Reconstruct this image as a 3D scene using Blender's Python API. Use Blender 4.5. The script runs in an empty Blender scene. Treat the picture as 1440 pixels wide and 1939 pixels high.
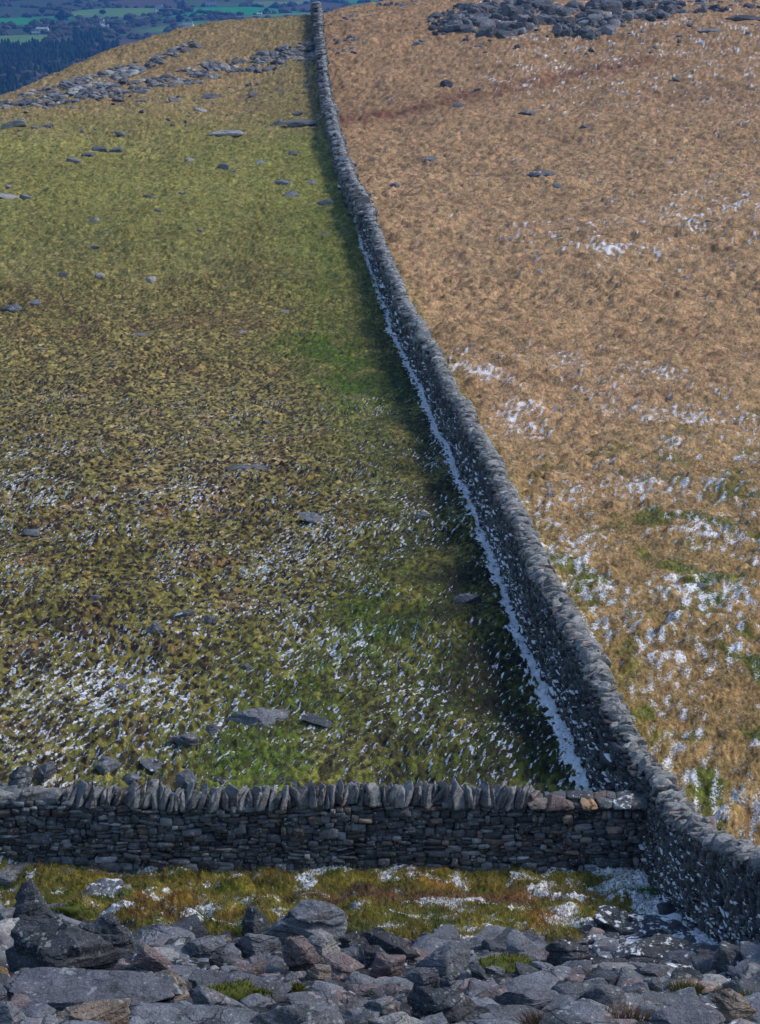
import bpy, bmesh, math, random
import numpy as np
R = math.radians
SC = bpy.context.scene
COL = SC.collection
rnd = random.Random(7)
RNG = np.random.default_rng(11)

# ------------------------------------------------------------------ camera, world, sun
FPX = 4320.0
PITCH = 15.0
cam_d = bpy.data.cameras.new('camera')
cam = bpy.data.objects.new('camera', cam_d); COL.objects.link(cam)
cam.location = (0, 0, 0); cam.rotation_euler = (R(90 - PITCH), 0, 0)
cam_d.sensor_fit = 'VERTICAL'; cam_d.sensor_height = 24; cam_d.lens = FPX / 1939 * 24
cam_d.clip_start = 0.3; cam_d.clip_end = 20000
SC.camera = cam

SUN_DIR = np.array([0.82, 0.08, 0.80]); SUN_DIR /= np.linalg.norm(SUN_DIR)   # towards the sun
sun_el = math.asin(SUN_DIR[2]); sun_az = math.atan2(SUN_DIR[0], SUN_DIR[1])
w = bpy.data.worlds.new('World'); SC.world = w; w.use_nodes = True
nt = w.node_tree; nt.nodes.clear()
sky = nt.nodes.new('ShaderNodeTexSky'); sky.sky_type = 'NISHITA'; sky.sun_disc = False
sky.sun_elevation = sun_el; sky.sun_rotation = sun_az; sky.air_density = 1.3; sky.dust_density = 0.4
sky.altitude = 500
bg = nt.nodes.new('ShaderNodeBackground'); bg.inputs['Strength'].default_value = 0.104
wo = nt.nodes.new('ShaderNodeOutputWorld')
nt.links.new(sky.outputs[0], bg.inputs['Color']); nt.links.new(bg.outputs[0], wo.inputs['Surface'])
sd = bpy.data.lights.new('sun', 'SUN'); sd.energy = 1.9; sd.angle = R(15); sd.color = (1.0, 0.91, 0.81)
so = bpy.data.objects.new('sun', sd); COL.objects.link(so)
from mathutils import Vector
so.rotation_euler = Vector(SUN_DIR).to_track_quat('Z', 'Y').to_euler()
SC.view_settings.view_transform = 'Standard'; SC.view_settings.look = 'None'
SC.view_settings.exposure = .84; SC.view_settings.gamma = 1.0
SC.cycles.max_bounces = 5; SC.cycles.diffuse_bounces = 3; SC.cycles.volume_bounces = 0

# ------------------------------------------------------------------ numpy noise
def _h(ix, iy, seed):
    n = (ix.astype(np.int64) * 374761393 + iy.astype(np.int64) * 668265263 + seed * 974634777) & 0xffffffff
    n = ((n ^ (n >> 13)) * 1274126177) & 0xffffffff
    return ((n ^ (n >> 16)) & 0xffffff).astype(np.float32) / np.float32(0xffffff)
def noise2(x, y, seed=0):                      # -1..1 gradient noise
    ix = np.floor(x); iy = np.floor(y); fx = (x - ix).astype(np.float32); fy = (y - iy).astype(np.float32)
    u = fx * fx * fx * (fx * (fx * 6 - 15) + 10); v = fy * fy * fy * (fy * (fy * 6 - 15) + 10)
    out = []
    for dy in (0, 1):
        for dx in (0, 1):
            a = _h(ix + dx, iy + dy, seed) * (2 * np.pi)
            out.append(np.cos(a) * (fx - dx) + np.sin(a) * (fy - dy))
    a = out[0] + u * (out[1] - out[0]); b = out[2] + u * (out[3] - out[2])
    return (a + v * (b - a)) * 1.5
def fbm2(x, y, seed=0, o=3):
    s = 0; a = 1; t = 0
    for k in range(o):
        s = s + a * noise2(x * 2 ** k, y * 2 ** k, seed + k * 17); t += a; a *= .5
    return s / t * 1.3
def worley2(x, y, seed=0):                     # F1, F2, cell random
    ix = np.floor(x); iy = np.floor(y)
    f1 = np.full(x.shape, 9., np.float32); f2 = f1.copy(); cid = np.zeros(x.shape, np.float32)
    for dy in (-1, 0, 1):
        for dx in (-1, 0, 1):
            jx = ix + dx; jy = iy + dy
            px = jx + .1 + .8 * _h(jx, jy, seed) - x; py = jy + .1 + .8 * _h(jx, jy, seed + 5) - y
            d = np.sqrt(px * px + py * py).astype(np.float32)
            m = d < f1
            f2 = np.where(m, f1, np.minimum(f2, d)); cid = np.where(m, _h(jx, jy, seed + 9), cid)
            f1 = np.where(m, d, f1)
    return f1, f2, cid
def noise3(p, seed=0):
    i = np.floor(p); f = p - i; u = f * f * (3 - 2 * f); r = 0
    for dz in (0, 1):
        for dy in (0, 1):
            for dx in (0, 1):
                h = _h(i[:, 0] + dx + (i[:, 2] + dz) * 57, i[:, 1] + dy + (i[:, 2] + dz) * 131, seed)
                wt = (u[:, 0] if dx else 1 - u[:, 0]) * (u[:, 1] if dy else 1 - u[:, 1]) * (u[:, 2] if dz else 1 - u[:, 2])
                r = r + h * wt
    return r * 2 - 1
def sstep(a, b, x):
    t = np.clip((x - a) / (b - a), 0, 1); return t * t * (3 - 2 * t)
def mixc(a, b, t):
    return a + (b - a) * t[..., None]

# ------------------------------------------------------------------ terrain heights (metres, camera eye = origin)
PY = [-40, 0, 12, 24.8, 33, 37, 40.6, 42.6, 45, 53, 60, 68.5, 88.8, 118, 168.6, 208.8, 249, 299.6, 330, 400, 700]
PZ = [8, -1.8, -7.2, -13, -16.1, -17.45, -18.42, -17.85, -17.45, -17.35, -17.95, -18.8, -20.1, -21, -22.1, -22.5, -21.2, -14.6, -13.6, -12, -6]
_gy = np.arange(-40, 700, 0.5); _gz = np.interp(_gy, PY, PZ)
def _sm(a, n):
    k = np.hanning(n * 2 + 1); k /= k.sum(); return np.convolve(np.pad(a, n, mode='edge'), k, 'valid')
_g1 = _sm(_gz, 4); _g2 = _sm(_gz, 28)
_gz = _g1 + (_g2 - _g1) * sstep(50, 80, _gy)
def valley(X, Y):
    return -126 + 5 * fbm2(X / 500., Y / 500., 71, 2) + 0.000006 * np.maximum(Y - 2600, 0) ** 2
def macro(X, Y):
    X = np.asarray(X, np.float64); Y = np.asarray(Y, np.float64)
    z = np.interp(Y, _gy, _gz)
    far = sstep(48, 75, Y) * (1 - sstep(500, 900, Y))
    z = z + far * (0.42 * noise2(X / 9. + 3, Y / 21., 3) + 0.7 * noise2(X / 30., Y / 60., 4) * sstep(90, 160, Y))
    z = z + 0.12 * noise2(X / 4., Y / 4., 5) * sstep(15, 25, Y) * (1 - .5 * far)
    z = z + sstep(100, 220, Y) * (1 - sstep(500, 900, Y)) * 0.035 * np.maximum(X - 2, 0)
    yc = np.where(X < -8, 300 - .048 * (X + 8) ** 2, 300 + 2.5 * (X + 8)); yc = np.maximum(yc, 90); yc = np.minimum(yc, 460)
    d = np.maximum(Y - yc, 0)
    z = z - 0.006 * d * d
    v = valley(X, Y)
    k = 12.
    return np.where(Y > 60, np.maximum(z, v) + k * np.exp(-np.abs(z - v) / k) * .3 * sstep(350, 500, Y), z)

CT, ST = math.cos(R(PITCH)), math.sin(R(PITCH))
AX_R = np.array([1., 0, 0]); AX_U = np.array([0, ST, CT]); AX_F = np.array([0, CT, -ST])
def ray(px, py):
    px = np.asarray(px, float); py = np.asarray(py, float)
    a = (px - 720) / FPX; b = (969.5 - py) / FPX
    return np.stack([a, b * ST + CT, b * CT - ST], -1)          # depth along the optical axis = 1
_T = np.concatenate([np.arange(8, 120, .1), np.arange(120, 420, .4), np.arange(420, 5000, 4.)])
def hit(px, py):
    d = ray(px, py).reshape(-1, 3); out = np.zeros_like(d)
    for i in range(len(d)):
        P = _T[:, None] * d[i]
        g = P[:, 2] - macro(P[:, 0], P[:, 1])
        j = np.argmax(g < 0)
        if g[j] >= 0: j = len(_T) - 1
        t0, t1 = _T[max(j - 1, 0)], _T[j]; g0, g1 = g[max(j - 1, 0)], g[j]
        t = t0 + (t1 - t0) * (g0 / (g0 - g1) if g0 != g1 else 0)
        out[i] = d[i] * t
    return out
def proj(P):
    P = np.atleast_2d(P); dz = P @ AX_F
    return np.stack([720 + FPX * (P @ AX_R) / dz, 969.5 - FPX * (P @ AX_U) / dz, dz], -1)

# ------------------------------------------------------------------ wall paths
foot_px = [(1212, 1642), (1133, 1512), (1100, 1440), (1045, 1310), (985, 1200), (935, 1050), (880, 915), (815, 772), (745, 610), (690, 460), (638, 320), (612, 205), (603, 110), (597, 45)]
FT = hit([p[0] for p in foot_px], [p[1] for p in foot_px])
nearP = hit([1300, 1400], [1748, 1812])
pts = [nearP[1] + np.array([.9, -9, 0]), nearP[1], nearP[0], FT[0]] + [f for f in FT[1:]]
WP = np.array([[p[0] + .43, p[1]] for p in pts])
WP = WP[np.argsort(WP[:, 1])]
WP = np.vstack([WP, [WP[-1, 0] - 1.0, WP[-1, 1] + 25]])
_wy = np.arange(WP[0, 1], WP[-1, 1], .25); _wx = np.interp(_wy, WP[:, 1], WP[:, 0])
_w1 = _sm(_wx, 3); _w2 = _sm(_wx, 24); _wx = _w1 + (_w2 - _w1) * sstep(55, 75, _wy)
_wx = _wx + 0.16 * np.asarray(noise2(_wy / 7., _wy * 0 + .5, 8)) * sstep(46, 60, _wy)
def wall_x(Y): return np.interp(Y, _wy, _wx)
FWY = 41.35                                     # centre line of the cross wall

# ------------------------------------------------------------------ helpers
def mesh_obj(name, V, F, mat=None, parent=None, attrs=None, smooth=True, loc=None):
    """V (n,3), F list of (m,k) int arrays"""
    if not isinstance(F, (list, tuple)): F = [F]
    V = np.asarray(V, np.float32)
    if loc is not None: V = V - np.asarray(loc, np.float32)
    me = bpy.data.meshes.new(name)
    me.vertices.add(len(V)); me.vertices.foreach_set('co', V.ravel())
    li = np.concatenate([f.ravel() for f in F]).astype(np.int32)
    tot = np.concatenate([np.full(len(f), f.shape[1], np.int32) for f in F])
    st = np.concatenate([[0], np.cumsum(tot)[:-1]]).astype(np.int32)
    me.loops.add(len(li)); me.loops.foreach_set('vertex_index', li)
    me.polygons.add(len(tot)); me.polygons.foreach_set('loop_start', st)
    me.polygons.foreach_set('use_smooth', np.full(len(tot), smooth, bool))
    me.update(calc_edges=True)
    for k, a in (attrs or {}).items():
        a = np.asarray(a, np.float32)
        if a.ndim == 2:
            at = me.attributes.new(k, 'FLOAT_COLOR', 'POINT')
            at.data.foreach_set('color', np.concatenate([a, np.ones((len(a), 1), np.float32)], 1).ravel())
        else:
            at = me.attributes.new(k, 'FLOAT', 'POINT'); at.data.foreach_set('value', a)
    if mat: me.materials.append(mat)
    o = bpy.data.objects.new(name, me); COL.objects.link(o)
    if loc is not None: o.location = tuple(float(c) for c in loc)
    if parent:
        o.parent = parent
        if loc is not None: o.location = tuple(float(c) for c in (np.asarray(loc) - np.array(parent.location)))
        else: o.location = tuple(-c for c in parent.location)
    return o
def tag(o, label=None, cat=None, group=None, kind=None):
    for k, v in (('label', label), ('category', cat), ('group', group), ('kind', kind)):
        if v: o[k] = v
    return o
def empty(name, loc):
    o = bpy.data.objects.new(name, None); COL.objects.link(o); o.location = tuple(float(c) for c in loc)
    o.empty_display_size = .2
    return o
class Acc:
    def __init__(s): s.V = []; s.F = {}; s.n = 0; s.A = {}
    def add(s, V, F, **attrs):
        s.V.append(V); s.F.setdefault(F.shape[1], []).append(F + s.n); s.n += len(V)
        for k, a in attrs.items(): s.A.setdefault(k, []).append(np.broadcast_to(a, (len(V),) + np.shape(a)[-1:] if np.ndim(a) and np.shape(a)[-1] == 3 else (len(V),)))
    def build(s, name, mat, parent=None, smooth=True, loc=None):
        return mesh_obj(name, np.concatenate(s.V), [np.concatenate(f) for f in s.F.values()], mat, parent,
                        {k: np.concatenate(a) for k, a in s.A.items()}, smooth, loc)
def ico(sub):
    bm = bmesh.new(); bmesh.ops.create_icosphere(bm, subdivisions=sub, radius=1)
    V = np.array([v.co[:] for v in bm.verts]); F = np.array([[v.index for v in f.verts] for f in bm.faces]); bm.free()
    return V / np.linalg.norm(V, axis=1)[:, None], F
ICO = {k: ico(k) for k in (1, 2, 3, 4, 5, 6)}

# ------------------------------------------------------------------ materials
def N(nt, t, **kw):
    n = nt.nodes.new(t)
    for k, v in kw.items():
        if k.startswith('i_'): n.inputs[k[2:].replace('_', ' ')].default_value = v
        else: setattr(n, k, v)
    return n
def new_mat(name, rough=.9, spec=.25):
    m = bpy.data.materials.new(name); m.use_nodes = True; t = m.node_tree
    b = t.nodes['Principled BSDF']; b.inputs['Roughness'].default_value = rough; b.inputs['Specular IOR Level'].default_value = spec
    return m, t, b
def math_n(t, op, a, b=None, c=None, clamp=False):
    n = N(t, 'ShaderNodeMath', operation=op, use_clamp=clamp)
    for i, v in enumerate((a, b, c)):
        if v is None: continue
        if hasattr(v, 'is_output'): t.links.new(v, n.inputs[i])
        else: n.inputs[i].default_value = v
    return n.outputs[0]
def noise_n(t, vec, scale, detail=3, rough=.55):
    n = N(t, 'ShaderNodeTexNoise'); n.inputs['Scale'].default_value = scale; n.inputs['Detail'].default_value = detail
    n.inputs['Roughness'].default_value = rough; t.links.new(vec, n.inputs['Vector']); return n.outputs['Fac']
def map_n(t, x, a, b, c=0., d=1.):
    n = N(t, 'ShaderNodeMapRange', interpolation_type='SMOOTHSTEP'); t.links.new(x, n.inputs[0])
    for i, v in enumerate((a, b, c, d)): n.inputs[i + 1].default_value = v
    return n.outputs[0]
def mix_n(t, fac, a, b, mode='MIX'):
    n = N(t, 'ShaderNodeMix', data_type='RGBA', blend_type=mode)
    if hasattr(fac, 'is_output'): t.links.new(fac, n.inputs[0])
    else: n.inputs[0].default_value = fac
    for i, v in ((6, a), (7, b)):
        if hasattr(v, 'is_output'): t.links.new(v, n.inputs[i])
        else: n.inputs[i].default_value = tuple(v) + (1,) if len(v) == 3 else v
    return n.outputs[2]
def attr_n(t, name):
    return N(t, 'ShaderNodeAttribute', attribute_name=name)
SNOW = (.80, .82, .86)

def ground_mat():
    m, t, b = new_mat('ground_turf', .95, .1)
    pos = N(t, 'ShaderNodeNewGeometry').outputs['Position']
    col = attr_n(t, 'col').outputs['Color']; sn = attr_n(t, 'snow').outputs['Fac']
    n1 = noise_n(t, pos, 9, 4, .7); n2 = noise_n(t, pos, 34, 3, .7)
    v = math_n(t, 'ADD', math_n(t, 'MULTIPLY', n1, 2.3), math_n(t, 'MULTIPLY', n2, 1.9))
    v = math_n(t, 'MAXIMUM', math_n(t, 'ADD', v, -1.1), .15)
    cc = N(t, 'ShaderNodeCombineXYZ')
    for i in range(3): t.links.new(v, cc.inputs[i])
    c = mix_n(t, 1.0, col, cc.outputs[0], 'MULTIPLY')
    s = math_n(t, 'ADD', sn, math_n(t, 'MULTIPLY', math_n(t, 'SUBTRACT', noise_n(t, pos, 16, 5, .8), .5), 1.5))
    s = map_n(t, s, .42, .60)
    c = mix_n(t, s, c, SNOW)
    t.links.new(c, b.inputs['Base Color'])
    bu = N(t, 'ShaderNodeBump'); bu.inputs['Strength'].default_value = .7; bu.inputs['Distance'].default_value = .06
    t.links.new(n1, bu.inputs['Height']); t.links.new(bu.outputs[0], b.inputs['Normal'])
    return m
def stone_mat(name, lichen=.5, snow_lo=.35, snow_hi=.6, sc=1.0):
    """col: tone of the stone, snow: how much snow it carries, lies where the surface faces up"""
    m, t, b = new_mat(name, .88, .3)
    g = N(t, 'ShaderNodeNewGeometry'); pos = g.outputs['Position']
    col = attr_n(t, 'col').outputs['Color']; sn = attr_n(t, 'snow').outputs['Fac']
    n1 = noise_n(t, pos, 3.5 * sc, 5, .65); n2 = noise_n(t, pos, 20 * sc, 4, .7); n3 = noise_n(t, pos, 60 * sc, 2, .6)
    v = math_n(t, 'ADD', math_n(t, 'MULTIPLY', n1, .9), math_n(t, 'MULTIPLY', n2, .8))
    mp = N(t, 'ShaderNodeMapping'); mp.inputs['Scale'].default_value = (1.0, 1.0, 4.5); mp.inputs['Rotation'].default_value = (.25, -.3, 0); t.links.new(pos, mp.inputs['Vector'])
    n4 = noise_n(t, mp.outputs[0], 2.2 * sc, 5, .7)
    v = math_n(t, 'ADD', v, math_n(t, 'MULTIPLY', n3, .6)); v = math_n(t, 'ADD', v, math_n(t, 'MULTIPLY', n4, .7))
    v = math_n(t, 'MULTIPLY_ADD', v, 1.75, -1.62); v = math_n(t, 'MAXIMUM', v, .12)
    cc = N(t, 'ShaderNodeCombineXYZ')
    for i in range(3): t.links.new(v, cc.inputs[i])
    c = mix_n(t, 1.0, col, cc.outputs[0], 'MULTIPLY')
    # rusty feldspar stain
    ru = map_n(t, noise_n(t, pos, 1.3 * sc, 4, .6), .56, .72)
    rc = mix_n(t, 1.0, c, (1.25, .86, .74), 'MULTIPLY'); c = mix_n(t, ru, c, rc)
    # dark moss and water stain
    dk = map_n(t, noise_n(t, pos, 2.2 * sc, 5, .7), .53, .66)
    c = mix_n(t, math_n(t, 'MULTIPLY', dk, .55), c, (.02, .022, .02))
    vc = N(t, 'ShaderNodeTexVoronoi'); vc.feature = 'DISTANCE_TO_EDGE'; vc.inputs['Scale'].default_value = 1.0 * sc
    nw = N(t, 'ShaderNodeTexNoise'); nw.inputs['Scale'].default_value = 2.5 * sc; nw.inputs['Detail'].default_value = 4; t.links.new(pos, nw.inputs['Vector'])
    sw = N(t, 'ShaderNodeVectorMath', operation='SCALE'); sw.inputs['Scale'].default_value = .9 / sc; t.links.new(nw.outputs['Color'], sw.inputs[0])
    aw = N(t, 'ShaderNodeVectorMath', operation='ADD'); t.links.new(mp.outputs[0], aw.inputs[0]); t.links.new(sw.outputs[0], aw.inputs[1]); t.links.new(aw.outputs[0], vc.inputs['Vector'])
    crk = map_n(t, vc.outputs['Distance'], .0, .03); crk = math_n(t, 'MAXIMUM', crk, map_n(t, noise_n(t, pos, .9 * sc, 2, .5), .50, .60, 1., 0.)); c = mix_n(t, crk, mix_n(t, 1., c, (.5, .5, .52), 'MULTIPLY'), c)
    # pale crustose lichen in rounded blotches
    vo = N(t, 'ShaderNodeTexVoronoi'); vo.inputs['Scale'].default_value = 9 * sc
    wv = N(t, 'ShaderNodeVectorMath', operation='ADD'); nz = N(t, 'ShaderNodeTexNoise'); nz.inputs['Scale'].default_value = 14 * sc
    t.links.new(pos, nz.inputs['Vector']); sc2 = N(t, 'ShaderNodeVectorMath', operation='SCALE'); sc2.inputs['Scale'].default_value = .12 / sc
    t.links.new(nz.outputs['Color'], sc2.inputs[0]); t.links.new(pos, wv.inputs[0]); t.links.new(sc2.outputs[0], wv.inputs[1])
    t.links.new(wv.outputs[0], vo.inputs['Vector'])
    li = math_n(t, 'ADD', math_n(t, 'MULTIPLY', noise_n(t, pos, 2.6 * sc, 3, .6), .9), math_n(t, 'MULTIPLY', vo.outputs['Distance'], -.55))
    li = map_n(t, li, .34, .42); li = math_n(t, 'MULTIPLY', li, lichen)
    fl = map_n(t, noise_n(t, pos, 26 * sc, 3, .8), .58, .66); li = math_n(t, 'MAXIMUM', li, math_n(t, 'MULTIPLY', fl, lichen * .7))
    c = mix_n(t, li, c, (.42, .45, .44))
    nz_ = N(t, 'ShaderNodeSeparateXYZ'); t.links.new(g.outputs['Normal'], nz_.inputs[0])
    s = map_n(t, math_n(t, 'ADD', nz_.outputs[2], math_n(t, 'MULTIPLY', math_n(t, 'SUBTRACT', n2, .5), .5)), snow_lo, snow_hi)
    ss = math_n(t, 'ADD', sn, math_n(t, 'MULTIPLY', math_n(t, 'SUBTRACT', noise_n(t, pos, 7 * sc, 4, .6), .5), 1.6))
    s = math_n(t, 'MULTIPLY', s, map_n(t, ss, .5, .62))
    c = mix_n(t, s, c, SNOW)
    t.links.new(c, b.inputs['Base Color'])
    bu = N(t, 'ShaderNodeBump'); bu.inputs['Strength'].default_value = .9; bu.inputs['Distance'].default_value = .06 / sc
    hh = math_n(t, 'ADD', math_n(t, 'ADD', math_n(t, 'MULTIPLY', crk, .8), math_n(t, 'ADD', n1, n4)), math_n(t, 'ADD', math_n(t, 'MULTIPLY', n2, .7), math_n(t, 'MULTIPLY', n3, .15)))
    t.links.new(hh, bu.inputs['Height']); t.links.new(bu.outputs[0], b.inputs['Normal'])
    return m
def col_mat(name, rough=.9, spec=.15, nscale=None, namp=.6, bump=0):
    m, t, b = new_mat(name, rough, spec)
    c = attr_n(t, 'col').outputs['Color']
    if nscale:
        pos = N(t, 'ShaderNodeNewGeometry').outputs['Position']
        n = noise_n(t, pos, nscale, 4, .65); v = math_n(t, 'ADD', math_n(t, 'MULTIPLY', n, namp * 2), 1 - namp)
        cc = N(t, 'ShaderNodeCombineXYZ')
        for i in range(3): t.links.new(v, cc.inputs[i])
        c = mix_n(t, 1.0, c, cc.outputs[0], 'MULTIPLY')
    t.links.new(c, b.inputs['Base Color']); return m
M_GROUND = ground_mat()
M_ROCK = stone_mat('granite', .55, .35, .65)
M_WALL = stone_mat('wall_stone', .75, .38, .62, 1.8)
M_COPE = stone_mat('coping_stone', .75, .45, .75, 1.5)
M_FAR = stone_mat('far_granite', .3, .4, .7, .35)
M_GRASS = col_mat('grass_blades', .85, .2)
M_LEAF = col_mat('leaves', .9, .1)
M_PAINT = col_mat('far_paint', .8, .2, .6, .15)
M_CORE = col_mat('wall_core', .95, .1, 6, .5)

# ------------------------------------------------------------------ macro maps shared by turf, snow and blades
C = lambda *a: np.array(a, np.float32)
def blob(X, Y, pxs, rx, ry):
    """soft patches given as centre points on the ground"""
    r = 0
    for P in pxs:
        d = ((X - P[0]) / rx) ** 2 + ((Y - P[1]) / ry) ** 2
        r = np.maximum(r, np.exp(-d))
    return r
GREEN_SPOT = hit([600, 560, 640, 700, 560, 700, 480], [668, 660, 700, 740, 1290, 1180, 1440])
_t = np.linspace(0, 1, 22); RED_STRIP = hit(642 + 570 * _t, np.interp(642 + 570 * _t, [642, 760, 860, 960, 1060, 1212], [230, 213, 190, 166, 147, 118]))
SNOW_R = hit([1000, 1150, 1300, 1400, 900, 1150, 990, 1250, 1340, 1290, 1410, 1110, 1060, 1250, 1400, 1180, 1300, 1230, 1410, 1350, 1410, 1150, 1320, 1130], [440, 470, 420, 395, 700, 716, 800, 780, 785, 852, 860, 960, 1010, 935, 1030, 1185, 1200, 1280, 1310, 1420, 1500, 1140, 1110, 1230])
SNOW_L = hit([60, 180, 300, 80, 200, 300, 430, 660, 30], [890, 940, 1000, 1290, 1260, 1330, 1090, 1010, 1200])
RUSH = hit([620, 720, 820, 920, 1010], [1712, 1708, 1706, 1704, 1712])
HEATH = hit([720, 745, 790, 1020, 1300], [700, 690, 1690, 1690, 1000])
def ys_(Y, a, b): return np.log(a + b * Y) / b      # even texture size that grows with distance
def region(X, Y):
    dw = X - wall_x(Y)                       # >0 right of the long wall
    inY = (Y > _wy[0])
    right = (dw > 0) & inY
    front = (Y < FWY) & ~right
    return dw, right, front
def rock_mask(X, Y):
    """1 where the boulder field lies instead of turf (front of the walls)"""
    e = 35.1 + .9 * noise2(X / 1.7, Y / 1.7, 31) + .35 * noise2(X / .5, Y / .5, 32)
    e = e + 3.0 * sstep(-3.8, -6.0, X) + 2.6 * sstep(3.0, 4.4, X)
    return sstep(e + .25, e - .25, Y)
def maps(X, Y, fine=True):
    dw, right, front = region(X, Y)
    n_big = fbm2(X / 9, Y / 22, 41, 3); n_mid = fbm2(X / 1.6, Y / 3.2, 43, 3); n_s = fbm2(X / .45, Y / .6, 47, 2)
    # --- left field
    olive = C(.175, .155, .052); green = C(.082, .122, .025); brown = C(.185, .125, .062); straw = C(.29, .24, .115)
    c = mixc(np.broadcast_to(olive, X.shape + (3,)), brown, sstep(-.1, .6, n_mid + .35 * n_big - .1))
    c = mixc(c, straw, .75 * sstep(.0, .7, n_s * .6 + n_big * .6) * sstep(55, 75, Y))
    c = mixc(c, straw, .42 * sstep(65, 95, Y)); c = mixc(c, brown, .55 * sstep(.1, .5, fbm2(X / 16., Y / 9., 37, 3)) * sstep(90, 120, Y))
    c = mixc(c, C(.15, .16, .045), .6 * sstep(110, 150, Y) * (1 - sstep(205, 260, Y)))
    c = mixc(c, C(.22, .155, .09), .75 * sstep(215, 270, Y + 12 * n_big))
    gr = np.clip(sstep(3.6, 1.0, np.abs(dw + 1.2) / (1 + Y * .006)) * .6 + .75 * blob(X, Y, GREEN_SPOT, 1.8, 5.), 0, 1)
    gr = np.clip((gr + .22 * sstep(52, 44, Y)) * (1 - .7 * sstep(120, 190, Y)), 0, 1)
    c = mixc(c, green, gr * sstep(-.8, .4, n_mid + .2))
    mud_shade = sstep(3.3 + 2.2 * sstep(78, 45, Y), 1.0, -dw / (1 + Y * .003)) * (dw < 0) * sstep(150, 60, Y)  # muddy ground plus the long wall's shade, both painted into the turf colour
    mud_shade = np.clip(mud_shade * sstep(-.7, .5, n_mid + n_s * .5 + .1), 0, 1)
    c = mixc(c, C(.030, .036, .022), .93 * mud_shade)
    c = c * 1.08
    # --- right field
    blond = C(.335, .225, .132); amber = C(.23, .165, .07); rb = C(.23, .145, .09)
    cr = mixc(np.broadcast_to(blond, X.shape + (3,)), rb, sstep(.0, .7, n_mid * .8 + n_s * .3))
    nearr = sstep(95, 55, Y + 18 * n_big)
    cr = mixc(cr, amber, .65 * nearr)
    cr = mixc(cr, C(.10, .12, .028), .95 * nearr * sstep(.05, .55, n_mid + .3 * noise2(X / .8, Y / 1.2, 49)))
    edge = sstep(2.0, .5, dw) * right
    cr = mixc(cr, C(.20, .17, .045), .7 * edge * sstep(170, 90, Y))
    red = blob(X, Y, RED_STRIP, 3.2, 3.2) * sstep(-.9, .1, n_mid)
    cr = mixc(cr, C(.10, .035, .028), .95 * red)
    cr = mixc(cr, C(.24, .15, .085), .5 * sstep(180, 260, Y))
    c = np.where(right[..., None], cr, c)
    # --- front strip and boulder ground
    cf = mixc(np.broadcast_to(C(.145, .13, .03), X.shape + (3,)), C(.16, .095, .03), sstep(.0, .7, n_mid + .5 * fbm2(X / 3, Y / 1., 53, 2)))
    cf = mixc(cf, C(.075, .095, .016), sstep(.1, .6, noise2(X / .7, Y / .7, 54) + .2 * n_s))
    rk = rock_mask(X, Y)
    cf = mixc(cf, C(.13, .065, .045), .85 * blob(X, Y, RUSH, 1.3, .45))
    cf = mixc(cf, C(.05, .052, .058), rk)
    c = np.where(front[..., None], cf, c)
    kk = np.where(Y < 95, 1., 1.3); cs = np.where(right, .62, np.where(front, .8, .21)) * kk; sy = np.where(front, 1., np.where(right, 1.3, 1.15))
    wx = X - np.where(right, .22, np.where(front, 0, .45)) * Y + .10 * noise2(X / .5, Y / .5, 81); wy = Y + .15 * noise2(X / .6, Y / .6, 82)
    f1, f2, cid = worley2(wx / cs, wy / (cs * sy), 83); c2 = (cid * 7.31) % 1
    tus = np.where(right[..., None], mixc(C(.7, .75, .7) * np.ones(X.shape + (3,)), C(1.25, 1.18, 1.1), c2), mixc(C(.55, .62, .6) * np.ones(X.shape + (3,)), C(1.45, 1.3, 1.1), c2))
    t_ = sstep(.02, .3, f2 - f1)[..., None]; c = c * (1 + (tus - 1) * t_ * .75)
    g1, g2, gid = worley2((X - .2 * Y) / .19, Y / .30, 57)
    peat = np.maximum(sstep(.66, .8, (cid * 3.77) % 1 + .25 * n_s), sstep(.48, .28, g1) * (gid > .33) * 1.25) * (1 - .45 * gr) * (~right) * sstep(190, 78, Y)
    c = mixc(c, C(.034, .026, .026), np.clip(.85 * peat * (1 - .8 * front), 0, 1))
    g_ = fbm2(X / (.035 + Y * .0009), ys_(Y, .05, .0035), 55, 2) + .5 * noise2(X / (.16 + Y * .002), ys_(Y, .3, .008), 56)
    c = c * (1 + .22 * n_s + .50 * g_)[..., None]; c = np.maximum(c, .004) ** 1.14 * 1.24; c = np.maximum(c * (1 + .16 * fbm2(X / 5., Y / 9., 39, 3) + .12 * fbm2(X / 28., Y / 16., 38, 2))[..., None], .006)
    # --- snow amount 0..1 before fine texture
    L = .28 * sstep(118, 86, Y) + .06 * sstep(84, 70, Y) * sstep(4, -8, X)
    L = L + .20 * fbm2(X / 5., Y / 9., 61, 2) * sstep(115, 80, Y) + .16 * noise2(X / 1.3, Y / 3., 62) * sstep(112, 84, Y) + .46 * noise2((X - .45 * Y) / .13, Y / .40, 59) * sstep(125, 84, Y) + .04 * blob(X, Y, SNOW_L, 3.2, 5.)
    L = L - .12 * sstep(150, 200, Y) - .14
    foot = sstep(.30, .08, np.abs(-dw - .56 - .10 * noise2(Y / 1.1, X * 0, 63)) + .26 * fbm2(X / .14, Y / .3, 69, 2)) * (Y > FWY)
    drift = sstep(-.9, .1, fbm2(Y / 3., X * 0, 64, 2) + .35)
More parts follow.
